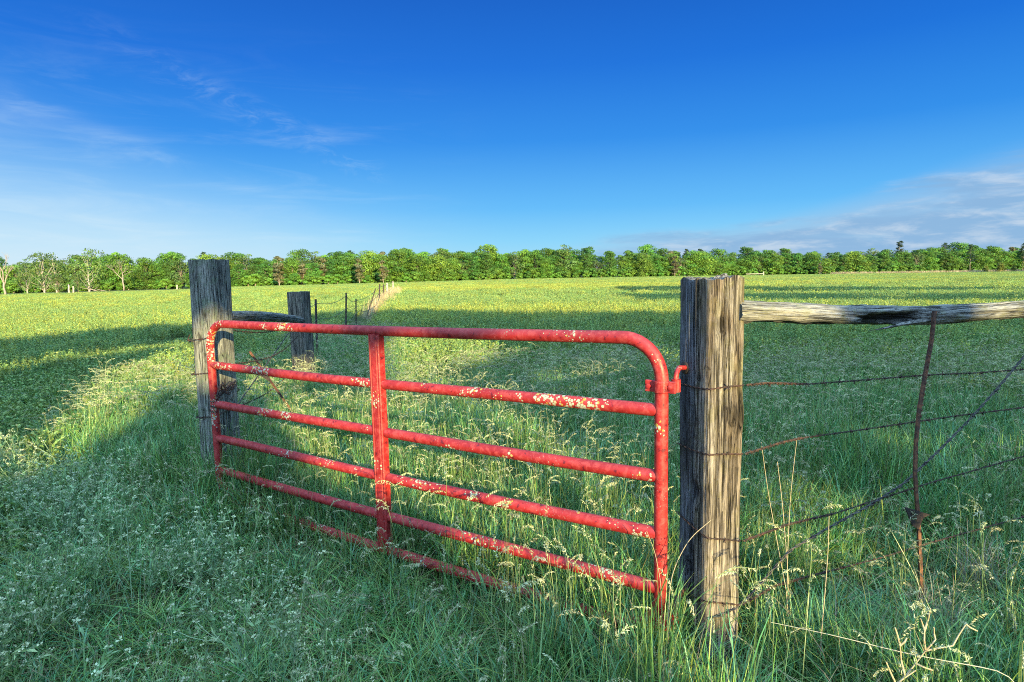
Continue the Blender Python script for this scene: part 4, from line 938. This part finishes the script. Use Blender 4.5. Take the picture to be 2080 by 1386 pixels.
def seed_stem(mb, rng, H, droop=1.0, big=0.78, col=None):
    """One stem of meadow grass with a nodding, one-sided seed head."""
    a = rng.uniform(0, 6.283); D = np.array([math.cos(a), math.sin(a), 0]); b0 = np.array([rng.normal(0, 0.05), rng.normal(0, 0.05), 0]); ln = rng.uniform(0.03, 0.16)
    t = np.linspace(0, 1, 7)[:, None]; P = b0 + H * (np.array([0, 0, 1]) * t + D * ln * t ** 2)
    sc = np.array([0.14, 0.19, 0.07]) * rng.uniform(0.8, 1.2); ribbon(mb, P, np.linspace(0.0030, 0.0018, 7), sc, rng)
    hc = (np.array([0.30, 0.31, 0.175]) if col is None else np.asarray(col)) * rng.uniform(0.75, 1.2)
    L = rng.uniform(0.09, 0.15) * big; k = 8; p = P[-1].copy(); d = np.array([D[0] * ln * 2, D[1] * ln * 2, 1.0]); d /= np.linalg.norm(d); pts = [p.copy()]
    for i in range(k):
        d = d + (D * 0.8 + np.array([0, 0, -0.55])) * 0.28 * droop; d /= np.linalg.norm(d); p = p + d * L / k; pts.append(p.copy())
    pts = np.array(pts); ribbon(mb, pts, 0.0018, sc, rng)
    for i in range(1, len(pts)):
        for q in range(5):
            e = rng.normal(0, 0.42, 3) + (pts[i] - pts[i - 1]) / (L / k) * 0.9 + np.array([0, 0, -0.75 * droop]); e /= np.linalg.norm(e); l = rng.uniform(0.010, 0.020) * big
            s = np.cross(e, rng.normal(size=3)); s /= np.linalg.norm(s); w = 0.0021 * big; o = pts[i] + rng.normal(0, 0.002, 3)
            mb.add([o, o + e * l * 0.4 + s * w, o + e * l, o + e * l * 0.4 - s * w], [(0, 1, 2, 3)], hc * rng.uniform(0.8, 1.2))
def leaf_quads(mb, rng, P, D, L, W, col):
    n = len(P); D = D / np.linalg.norm(D, axis=1, keepdims=True); S = np.cross(D, rng.normal(size=(n, 3))); S /= np.maximum(np.linalg.norm(S, axis=1, keepdims=True), 1e-6)
    L = L[:, None]; W = W[:, None]
    V = np.stack([P, P + D * L * 0.45 + S * W / 2, P + D * L, P + D * L * 0.45 - S * W / 2], 1).reshape(-1, 3)
    mb.add(V, np.arange(n * 4).reshape(n, 4), np.repeat(col, 4, 0))
def leafy(mb, rng, stems, rad, h, leaves, lsz, pal, spread=0.35, stemw=0.003):
    """Upright leafy stems like a legume crop."""
    for i in range(stems):
        a = rng.uniform(0, 6.283); r = rad * math.sqrt(rng.uniform()); b0 = np.array([math.cos(a) * r, math.sin(a) * r, 0]); H = rng.uniform(*h)
        D = np.array([math.cos(a), math.sin(a), 0]) * rng.uniform(0, spread) + rng.normal(0, 0.06, 3) * [1, 1, 0]
        t = np.linspace(0, 1, 4)[:, None]; ribbon(mb, b0 + H * (np.array([0, 0, 1]) * t + D * t ** 1.5), stemw, pal[0] * 1.1, rng)
        k = leaves; tt = rng.uniform(0.2, 1.02, k)[:, None]; P = b0 + H * (np.array([0, 0, 1]) * tt + D * tt ** 1.5)
        dr = rng.normal(size=(k, 3)); dr[:, 2] = np.abs(dr[:, 2]) * 0.5 + 0.1
        c = pal[rng.integers(0, len(pal), k)] * rng.uniform(0.75, 1.3, (k, 1))
        leaf_quads(mb, rng, P, dr, rng.uniform(*lsz, k), rng.uniform(*lsz, k) * 0.55, c)
CROP = np.array([(0.140, 0.222, 0.060), (0.160, 0.236, 0.060), (0.120, 0.206, 0.068), (0.182, 0.246, 0.058)])
CROPY = np.array([(0.232, 0.272, 0.050), (0.252, 0.280, 0.048), (0.212, 0.265, 0.052)])  # yellower crop for sunlit stretches, the sun's warmth put into the leaf colour
SILV = np.array([(0.140, 0.235, 0.090), (0.175, 0.260, 0.110), (0.115, 0.215, 0.078)])
def weed(mb, rng, H, bushy=7):
    """Silvery upright weed: branching stems, narrow grey green leaves, small pale flower clusters on top."""
    st = np.array([0.17, 0.25, 0.13])
    def br(p, d, L, lev):
        t = np.linspace(0, 1, 4)[:, None]; e = p + d * L; mid = rng.normal(0, 0.03, 3) * L
        P = p + d * L * t + mid * (t * (1 - t) * 4); ribbon(mb, P, [0.0034, 0.003, 0.0026, 0.0022] if lev == 0 else [0.0022, 0.002, 0.0018, 0.0016], st, rng)
        k = 9 if lev == 0 else 4; tt = rng.uniform(0.1, 0.95, k)[:, None]; dr = d + rng.normal(0, 0.7, (k, 3))
        leaf_quads(mb, rng, p + d * L * tt, dr, rng.uniform(0.018, 0.042, k), rng.uniform(0.005, 0.010, k), SILV[rng.integers(0, 3, k)] * rng.uniform(0.8, 1.2, (k, 1)))
        if lev < 1:
            for q in range(bushy):
                nd = d + rng.normal(0, 0.30, 3); nd[2] = abs(nd[2]); nd /= np.linalg.norm(nd); br(p + d * L * rng.uniform(0.45, 1.0), nd, L * rng.uniform(0.22, 0.42), 1)
        else:
            k = 9; dd = rng.normal(size=(k, 3)); dd[:, 2] = np.abs(dd[:, 2]) * 0.7; dd /= np.linalg.norm(dd, axis=1, keepdims=True)
            leaf_quads(mb, rng, e + dd * 0.003, dd, rng.uniform(0.006, 0.012, k), rng.uniform(0.005, 0.008, k), np.array([0.37, 0.42, 0.25]) * rng.uniform(0.75, 1.2, (k, 1)))
    for q in range(3):
        d = np.array([rng.normal(0, 0.22), rng.normal(0, 0.22), 1.0]); d /= np.linalg.norm(d); br(np.array([rng.normal(0, .03), rng.normal(0, .03), 0]), d, H * rng.uniform(0.7, 1.0), 0)

def make_protos():
    rng = np.random.default_rng(100)
    def reg(col, mb, mat, i): o = mb.build(f'{col}_{i:02d}', mat, link=False); collection(col).objects.link(o)
    for i in range(5):                                  # near tufts, full detail
        mb = MB(); blades(mb, rng, 46, 0.10, (0.14, 0.44), (0.0034, 0.0078), (0.1, 0.85), 0.07); reg('near_tuft', mb, M_GRASS, i)
    for i in range(2):                                  # broad-bladed
        mb = MB(); blades(mb, rng, 16, 0.05, (0.22, 0.42), (0.007, 0.012), (0.15, 0.7), 0.03, np.array([(0.070, 0.21, 0.080), (0.095, 0.23, 0.075)])); reg('near_tuft', mb, M_GRASS, 5 + i)
    for i in range(2):                                  # bent dead thatch
        mb = MB(); blades(mb, rng, 34, 0.14, (0.10, 0.30), (0.003, 0.006), (0.7, 1.5), 1.0); reg('near_tuft', mb, M_GRASS, 7 + i)
    for i in range(4):
        mb = MB(); blades(mb, rng, 8, 0.05, (0.2, 0.4), (0.003, 0.005), (0.1, 0.6), 0.1)
        for q in range(5): seed_stem(mb, rng, rng.uniform(0.40, 0.66), rng.uniform(0.5, 1.2))
        reg('seed_tuft', mb, M_GRASS, i)
    for i in range(3):                                  # medium distance: wider tufts, wider blades
        mb = MB(); blades(mb, rng, 64, 0.20, (0.18, 0.46), (0.006, 0.011), (0.1, 0.8), 0.06, lev=3)
        for q in range(1 + i // 2): seed_stem(mb, rng, rng.uniform(0.42, 0.62), rng.uniform(0.6, 1.2), 1.1)
        reg('mid_tuft', mb, M_GRASS, i)
    for i in range(4):
        mb = MB(); weed(mb, rng, rng.uniform(0.30, 0.48)); reg('weed', mb, M_GRASS, i)
    for i in range(4):                                  # legume crop, near to middle distance
        mb = MB(); leafy(mb, rng, 9, 0.16, (0.20, 0.40), 26, (0.020, 0.045), CROP if i < 3 else CROPY); reg('crop', mb, M_CROP, i)
    for i in range(3):                                  # the same crop in wide patches for far off
        mb = MB(); leafy(mb, rng, 40, 0.75, (0.22, 0.42), 18, (0.045, 0.10), CROP if i < 2 else CROPY, 0.25, 0.012); reg('far_crop', mb, M_CROP, i)
    for i in range(3):                                  # short plants of the lane
        mb = MB(); leafy(mb, rng, 8, 0.12, (0.04, 0.13), 12, (0.015, 0.035), CROP); blades(mb, rng, 14, 0.12, (0.05, 0.16), (0.003, 0.006), (0.2, 1.0), 0.12, lev=3); reg('lane_plant', mb, M_CROP, i)
    for i in range(3):                                  # dry standing grass
        mb = MB(); pal = np.array([(0.30, 0.24, 0.13), (0.26, 0.21, 0.11), (0.34, 0.28, 0.16)])
        blades(mb, rng, 40, 0.16, (0.35, 0.85), (0.006, 0.012), (0.05, 0.45), 0.0, pal, 3); reg('dry_tuft', mb, M_GRASS, i)
make_protos()

GN = {}
def scatter_group(key):
    if key in GN: return GN[key]
    g = bpy.data.node_groups.new('scatter_' + key, 'GeometryNodeTree')
    g.interface.new_socket('Geometry', in_out='INPUT', socket_type='NodeSocketGeometry'); g.interface.new_socket('Geometry', in_out='OUTPUT', socket_type='NodeSocketGeometry')
    N = NT(g); i = N.n('NodeGroupInput'); o = N.n('NodeGroupOutput')
    ci = N.n('GeometryNodeCollectionInfo', transform_space='ORIGINAL'); ci.inputs[0].default_value = PCOL[key]; ci.inputs[1].default_value = True; ci.inputs[2].default_value = True
    def attr(nm, ty):
        a = N.n('GeometryNodeInputNamedAttribute', data_type=ty); a.inputs[0].default_value = nm; return a.outputs[0]
    e = N.n('FunctionNodeEulerToRotation'); N.link(attr('rot', 'FLOAT_VECTOR'), e.inputs[0])
    p = N.n('GeometryNodeInstanceOnPoints')
    N.link(i.outputs[0], p.inputs['Points']); N.link(ci.outputs[0], p.inputs['Instance']); p.inputs['Pick Instance'].default_value = True
    N.link(attr('idx', 'INT'), p.inputs['Instance Index']); N.link(e.outputs[0], p.inputs['Rotation']); N.link(attr('scl', 'FLOAT_VECTOR'), p.inputs['Scale'])
    N.link(p.outputs[0], o.inputs[0]); GN[key] = g
    return g
def scatter(name, key, xy, idx, scl, label, cat, rng, tilt=0.12, zoff=0.0):
    n = len(xy); z = terrain(xy[:, 0], xy[:, 1]) + zoff
    me = bpy.data.meshes.new(name); me.vertices.add(n); me.vertices.foreach_set('co', np.column_stack([xy, z]).ravel())
    rot = np.stack([rng.normal(0, tilt, n), rng.normal(0, tilt, n), rng.uniform(0, 6.283, n)], 1)
    scl = np.asarray(scl, float); scl = np.repeat(scl[:, None], 3, 1) if scl.ndim == 1 else scl
    me.attributes.new('rot', 'FLOAT_VECTOR', 'POINT').data.foreach_set('vector', rot.ravel())
    me.attributes.new('scl', 'FLOAT_VECTOR', 'POINT').data.foreach_set('vector', scl.ravel())
    me.attributes.new('idx', 'INT', 'POINT').data.foreach_set('value', idx.astype(np.int32))
    o = bpy.data.objects.new(name, me); COL.objects.link(o)
    md = o.modifiers.new('scatter', 'NODES'); md.node_group = scatter_group(key)
    return tag(o, label, cat, None, 'stuff')

# the lane: two faint wheel tracks running past the left post
LANE = np.array([gnd(-500, 1150)[:2], gnd(0, 850)[:2], gnd(200, 760)[:2], gnd(385, 690)[:2]])
def lane_dist(x, y):
    best = np.full(len(x), 1e9)
    for a, b in zip(LANE[:-1], LANE[1:]):
        d = b - a; t = np.clip(((x - a[0]) * d[0] + (y - a[1]) * d[1]) / (d @ d), 0, 1); best = np.minimum(best, np.hypot(x - a[0] - d[0] * t, y - a[1] - d[1] * t))
    return best
FENCE0, FENCE1 = np.array([-2.52, 5.2]), np.array([-16.3, 85.0])
def fence_side(x, y):
    """Signed distance to the line of posts between the fields, positive on the right field's side."""
    d = FENCE1 - FENCE0; d = d / np.linalg.norm(d); return (x - FENCE0[0]) * d[1] - (y - FENCE0[1]) * d[0]
def wedge(rng, y0, y1, dens, margin=1.6, power=1.0):
    """Random points of the part of the land the picture takes in, between two distances."""
    k = 0.90; area = k * (y1 ** 2 - y0 ** 2) + 2 * margin * (y1 - y0); n = int(area * dens)
    u = rng.uniform(0, 1, n); y = np.sqrt(y0 ** 2 + u * (y1 ** 2 - y0 ** 2)); x = rng.uniform(-1, 1, n) * (k * y + margin)
    return x, y

def vegetation():
    rng = np.random.default_rng(2024)
    # ---- near meadow
    x, y = wedge(rng, 1.2, 7.0, 105)
    ld = lane_dist(x, y); hgt = (0.70 + 0.80 * fbm(x * 0.8, y * 0.8, 3, 3)) * (0.72 + 0.62 * vn(x * 2.6, y * 2.6, 19)) * (1 + 0.12 * smooth(3.0, 2.2, y))
    leftw = smooth(-0.4, -2.2, x + 0.35 * (y - 2.5))               # weedy corner at the lower left
    dgate = ((x - GL[0][0]) * GNRM[0] + (y - GL[0][1]) * GNRM[1])     # + in front of the gate
    infront = smooth(-0.1, 0.25, dgate) * smooth(0.9, -0.9, x)
    hgt *= 1 - 0.62 * infront
    hgt *= 1 + 0.55 * smooth(-0.3, 0.3, x) * smooth(0.95, 0.65, x) * smooth(3.1, 2.5, y)
    hgt *= 1 - 0.22 * smooth(0.8, 1.1, x) * smooth(3.0, 2.4, y)
    hgt *= 1 + 1.0 * smooth(0.55, 0.2, np.hypot(x - GL[0][0] - 0.05, y - GL[0][1] + 0.15))
    hgt *= 1 + 0.05 * leftw
    hgt *= 1 - 0.62 * smooth(0.46, 0.16, np.hypot(x - 0.98, (y - 2.42) * 0.8))
    hgt *= 1 - 0.40 * smooth(0.65, 0.25, np.hypot(x - 2.12, (y - 3.0) * 0.8)) - 0.25 * smooth(1.1, 1.5, x) * smooth(2.5, 2.9, y) * smooth(4.2, 3.6, y)
    hgt *= 0.30 + 0.70 * smooth(0.5, 1.5, ld)
    ok = (np.hypot(x - RP[0], y - RP[1]) > 0.13) & (np.hypot(x - LP[0], y - LP[1]) > 0.2) & (rng.uniform(size=len(x)) > 0.10 * leftw) & ((ld > 0.7) | (rng.uniform(size=len(x)) < 0.35))
    x, y, hgt = x[ok], y[ok], hgt[ok]; n = len(x)
    u_ = rng.uniform(size=n); idx = np.where(u_ < 0.84, rng.integers(0, 5, n), np.where(u_ < 0.93, rng.integers(5, 7, n), rng.integers(7, 9, n)))
    wd = rng.uniform(0.8, 1.2, n)
    scatter('meadow_grass', 'near_tuft', np.stack([x, y], 1), idx, np.stack([wd, wd, hgt * rng.uniform(0.8, 1.25, n)], 1), 'tall green meadow grass growing round the gate and posts', 'grass', rng)
    # ---- stems with seed heads
    x, y = wedge(rng, 1.5, 10.0, 24)
    pz = fbm(x * 0.7, y * 0.7, 8, 3); right = smooth(-2.2, -0.2, x)
    ld = lane_dist(x, y); dg = ((x - GL[0][0]) * GNRM[0] + (y - GL[0][1]) * GNRM[1])
    ok = (rng.uniform(size=len(x)) < (0.42 + 0.58 * right) * (0.25 + 1.1 * smooth(0.40, 0.62, pz))) & (ld > 1.2) & (np.hypot(x - RP[0], y - RP[1]) > 0.16) & (np.hypot(x - 0.86, (y - 2.55) * 0.8) > 0.3)
    x, y, dg = x[ok], y[ok], dg[ok]; n = len(x)
    scatter('seeding_grass', 'seed_tuft', np.stack([x, y], 1), rng.integers(0, 4, n), rng.uniform(0.75, 1.15, n) * np.where((dg > 0) & (x < -0.6), 0.8, 1.0), 'grass stems with pale nodding seed heads behind the gate and along the right fence', 'grass', rng, 0.10)
    # ---- silvery weeds
    x, y = wedge(rng, 1.5, 7.5, 27)
    dg = (x - GL[0][0]) * GNRM[0] + (y - GL[0][1]) * GNRM[1]; lw = smooth(-0.3, -2.0, x + 0.35 * (y - 2.5)) * smooth(0.1, 0.9, dg); ld = lane_dist(x, y)
    ok = (rng.uniform(size=len(x)) < 0.9 * lw * (0.35 + 0.9 * smooth(0.38, 0.6, fbm(x * 1.1, y * 1.1, 31, 3)))) & (ld > 0.9) & (np.hypot(x - LP[0], y - LP[1]) > 0.25) & (fence_side(x, y) < 2.2)
    x, y = x[ok], y[ok]; n = len(x)
    scatter('silvery_weeds', 'weed', np.stack([x, y], 1), rng.integers(0, 4, n), rng.uniform(0.8, 1.3, n), 'grey green flowering weeds filling the lower left corner', 'weeds', rng, 0.16)
    # ---- meadow and grass margin further back
    x, y = wedge(rng, 6.2, 17.0, 42)
    fs = fence_side(x, y); ld = lane_dist(x, y); edge = 0.8 * (fbm(x * 0.3, y * 0.3, 14, 3) - 0.5) * 6
    ok = (y + 0.10 * x < 10.2 + edge) | ((fs < 1.6) & (fs > -0.9)) 
    ok &= (ld > 0.8) | (rng.uniform(size=len(x)) < 0.2)
    xx, yy = x[ok], y[ok]; n = len(xx); hh = (0.65 + 0.7 * fbm(xx * 0.7, yy * 0.7, 5, 3)) * (0.35 + 0.65 * smooth(0.5, 1.7, ld[ok]))
    scatter('margin_grass', 'mid_tuft', np.stack([xx, yy], 1), rng.integers(0, 3, n), np.stack([np.ones(n), np.ones(n), hh], 1), 'seeding grass of the field margin behind the gate', 'grass', rng)
    # ---- crop, middle distance
    x, y = wedge(rng, 6.5, 42.0, 17, 2.5)
    fs = fence_side(x, y); ld = lane_dist(x, y); keepp = np.interp(y, [6, 20, 42], [1.0, 0.75, 0.5])
    ok = ((y + 0.10 * x > 8.5) | (x < -4)) & (ld > 1.0) & (np.abs(fs) > 0.5) & (rng.uniform(size=len(x)) < keepp)
    x, y = x[ok], y[ok]; n = len(x)
    yel = np.where(fence_side(x, y) < 0, 0.35, 1.0) * smooth(0.36, 0.60, fbm(x * 0.05, y * 0.15, 61, 3)) * smooth(12, 24, y)  # more yellow plants over the sunlit field, light put into crop colour
    idx = np.where(rng.uniform(size=n) < 0.10 + 0.7 * yel, 3, rng.integers(0, 3, n)); s = np.interp(y, [6, 20, 42], [0.95, 1.15, 1.6]) * rng.uniform(0.75, 1.2, n)
    scatter('field_crop', 'crop', np.stack([x, y], 1), idx, np.stack([s, s, np.clip(s, 0, 1.15) * rng.uniform(0.8, 1.1, n)], 1), 'leafy green crop of the fields beyond the gate', 'crop', rng)
    # ---- crop, far
    x, y = wedge(rng, 38, 262.0, 0.95, 6)
    ok = (rng.uniform(size=len(x)) < np.interp(y, [38, 90, 260], [1.0, 0.75, 0.40])) & (y < np.interp((x / y) * F + CX, [-200, 380, 480, 800, 1100, 1380, 1500, 1900, 2300], [134, 145, 190, 198, 232, 255, 262, 262, 262]))
    x, y = x[ok], y[ok]; n = len(x)
    yel = smooth(0.42, 0.62, fbm(x * 0.03, y * 0.06, 63, 3)) * smooth(240, 120, y); yel = np.where(fence_side(x, y) < 0, 0.35, 1.0) * np.clip(0.25 + 0.75 * smooth(170, 80, y), 0, 1) * smooth(0.32, 0.58, fbm(x * 0.012, y * 0.055, 63, 3)); idx = np.where(rng.uniform(size=n) < 0.10 + 0.85 * yel, 2, rng.integers(0, 2, n)); s = np.interp(y, [38, 90, 260], [0.75, 1.0, 1.7]) * rng.uniform(0.8, 1.2, n)
    scatter('distant_crop', 'far_crop', np.stack([x, y], 1), idx, np.stack([s, s, rng.uniform(0.65, 1.1, n)], 1), 'green crop stretching to the wood edge', 'crop', rng, 0.04)
    # ---- short growth of the lane
    x, y = wedge(rng, 1.2, 18.0, 95); ld = lane_dist(x, y); ok = (ld < 1.7) & (rng.uniform(size=len(x)) < 0.30 + 0.70 * smooth(0.35, 0.6, fbm(x * 1.2, y * 1.2, 71, 3)))
    x, y = x[ok], y[ok]; n = len(x)
    scatter('lane_growth', 'lane_plant', np.stack([x, y], 1), rng.integers(0, 3, n), rng.uniform(0.7, 2.0, n), 'short trodden growth of the lane left of the tallest post', 'grass', rng)
    # ---- tan grass along the fence line and a few dry tufts near
    t = rng.uniform(0, 1, 300) ** 0.8; P = FENCE0 + (FENCE1 - FENCE0) * (0.26 + 0.74 * t)[:, None]; P[:, 0] += rng.normal(0.35, 0.32, 300) * (0.5 + 1.2 * t)
    scatter('tan_grass', 'dry_tuft', P, rng.integers(0, 3, 300), rng.uniform(0.5, 1.25, 300), 'tall dry tan grass along the far end of the wire fence', 'grass', rng)
    k = 900; px = rng.uniform(1690, 2330, k); y = 261 + rng.uniform(-1, 7, k); P = np.stack([(px - CX) / F * y, y], 1)
    scatter('tan_verge', 'dry_tuft', P, rng.integers(0, 3, k), np.stack([np.full(k, 5.0), np.full(k, 3.0), rng.uniform(1.2, 2.2, k)], 1), 'pale tan verge of dry grass before the far right wood', 'grass', rng)
vegetation()

# ------------------------------------------------------------------ single plants that stand out near the right fence
def singles():
    rng = np.random.default_rng(55)
    mdry = leaf_material('dry_stems', 0.1, 0.0, 0.0, 0.8, 0.1)
    def stem(pts, w, lab, name='straw_stalk', head=False, col=(0.30, 0.25, 0.16), grp='dry stems by the right gate post'):
        P = np.array([at(*p) for p in pts]); P[-1] = P[-1]; g = P[-1].copy(); g[2] = float(terrain(g[0], g[1])) - 0.03; P = np.vstack([P, g]); P = P[::-1]
        u = np.linspace(0, len(P) - 1, 30); C = np.stack([np.interp(u, range(len(P)), P[:, j]) for j in range(3)], 1); kk = np.ones(5) / 5
        C = np.stack([np.convolve(np.pad(C[:, j], 2, 'edge'), kk, 'valid') for j in range(3)], 1)
        b = MB(); b.tube(C, np.linspace(w, w * 0.5, len(C)), 5, col)
        if head:
            for i in range(26):
                o = C[-1 - (i % 9)]; e = rng.normal(0, 0.8, 3) + np.array([0, 0, 0.3]); e /= np.linalg.norm(e); l = 0.02; s = np.cross(e, rng.normal(size=3)); s /= np.linalg.norm(s)
                b.add([o, o + e * l * 0.4 + s * 0.003, o + e * l, o + e * l * 0.4 - s * 0.003], [(0, 1, 2, 3)], col)
        tag(b.build(name, mdry, origin=g), lab, 'dry stem', grp)
    stem([(1684, 1042, 2.6), (1682, 1120, 2.6), (1676, 1200, 2.6), (1668, 1290, 2.6)], 0.0028, 'single tall straw stem standing right of the right gate post')
    stem([(1578, 930, 2.95), (1590, 1030, 2.93), (1597, 1120, 2.9), (1603, 1210, 2.9)], 0.003, 'left of the three tall straw stems close to the right gate post')
    stem([(1620, 880, 2.95), (1606, 1000, 2.93), (1600, 1110, 2.9), (1598, 1230, 2.88)], 0.0026, 'middle straw stem crossing its neighbour by the right gate post')
    stem([(1545, 890, 2.95), (1560, 1000, 2.95), (1582, 1120, 2.9), (1600, 1215, 2.86)], 0.0026, 'bent straw stem leaning left against the lit post face')
    stem([(1449, 1053, 2.55), (1402, 1092, 2.55), (1375, 1140, 2.55), (1362, 1180, 2.55), (1358, 1240, 2.55)], 0.0026, 'bent straw stem arching from the hinge stile to the right post')
    stem([(1312, 1075, 2.6), (1330, 1120, 2.6), (1342, 1180, 2.6), (1345, 1260, 2.6)], 0.002, 'thin straw stem leaning over the lowest visible bar end')
    stem([(1555, 1262, 2.3), (1690, 1290, 2.2), (1850, 1330, 2.1), (2085, 1372, 2.0)], 0.002, 'long straw lying slantwise across the grass at the lower right', col=(0.32, 0.30, 0.23))
    # dry branching stalk
    b = MB(); col = (0.31, 0.26, 0.17)
    def seg(p, q, w0, w1, Y=2.05): b.tube([at(p[0], p[1], Y), at((p[0] + q[0]) / 2 + rng.uniform(-3, 3), (p[1] + q[1]) / 2, Y + rng.uniform(-.02, .02)), at(q[0], q[1], Y)], [w0, (w0 + w1) / 2, w1], 6, col)
    for p, q in (((1815, 1400), (1880, 1322)), ((1880, 1322), (1878, 1280)), ((1878, 1280), (1870, 1257)), ((1878, 1282), (1890, 1236)), ((1880, 1322), (1935, 1312)), ((1935, 1312), (1962, 1268)), ((1962, 1268), (1985, 1282)), ((1838, 1372), (1828, 1310)), ((1828, 1310), (1818, 1275)), ((1828, 1312), (1842, 1296)), ((1818, 1386), (1800, 1345)), ((1860, 1348), (1895, 1362)), ((1820, 1390), (1860, 1362)), ((1880, 1322), (1900, 1300)), ((1900, 1300), (1897, 1275))): seg(p, q, 0.0034, 0.0022)
    o = at(1815, 1400, 2.05); b.tube([o, o * np.array([1, 1, 0]) - np.array([0, 0, 0.02])], 0.0036, 6, col)
    tag(b.build('dry_stalk', mdry, origin=o), 'branching bleached dry weed stalk at the lower right edge of the meadow', 'dry plant')
    # two bleached bunches of last year's grass under the wires
    for (px, py, Y, n, h, lab) in ((2005, 1110, 3.25, 150, 0.34, 'standing bleached bunch of dead grass right of the rusty steel post'), (1905, 1190, 2.95, 130, 0.26, 'bleached bunch of dead grass at the foot of the rusty steel post')):
        g = at(px, py, Y); g[2] = float(terrain(g[0], g[1])); b = MB()
        blades(b, rng, n, 0.10, (h * 0.5, h * 1.35), (0.002, 0.004), (0.1, 0.7), 0.0, np.array([(0.22, 0.19, 0.14), (0.27, 0.24, 0.19), (0.17, 0.14, 0.10)]))
        o = b.build('dead_grass_bunch', mdry); o.location = Vector(g.tolist()); tag(o, lab, 'dry plant', 'bleached bunches of dead grass')
    # broad-leaved seedlings in front of the gate
    for (px, py, Y, h, lab) in ((1010, 1300, 2.45, 0.24, 'bright green toothed leaf plant in the foreground below the gate brace'), (748, 1130, 3.15, 0.20, 'small palmate leaf plant beside the foot of the gate brace')):
        g = at(px, py + 60, Y); g[2] = float(terrain(g[0], g[1])); b = MB(); pal = np.array([(0.10, 0.21, 0.06), (0.12, 0.24, 0.07)])
        b.tube([(0, 0, 0), (0.01, 0, h * 0.5), (0.0, 0.01, h)], [0.003, 0.0025, 0.0015], 5, (0.12, 0.2, 0.08))
        for k in range(13):
            z = h * (0.3 + 0.7 * k / 12); a = k * 2.4; D = np.array([math.cos(a), math.sin(a), 0.35]); c = np.array([0, 0, z]); l = 0.055 * (1.1 - 0.6 * k / 12)
            m_ = 5; dd = np.stack([np.array([math.cos(a + q), math.sin(a + q), 0.25]) for q in np.linspace(-0.9, 0.9, m_)]); leaf_quads(b, rng, np.tile(c + D * l * 0.3, (m_, 1)), dd, np.full(m_, l), np.full(m_, l * 0.3), pal[rng.integers(0, 2, m_)])
        o = b.build('leafy_seedling', M_GRASS); o.location = Vector(g.tolist()); tag(o, lab, 'plant', 'leafy seedlings before the gate')
singles()
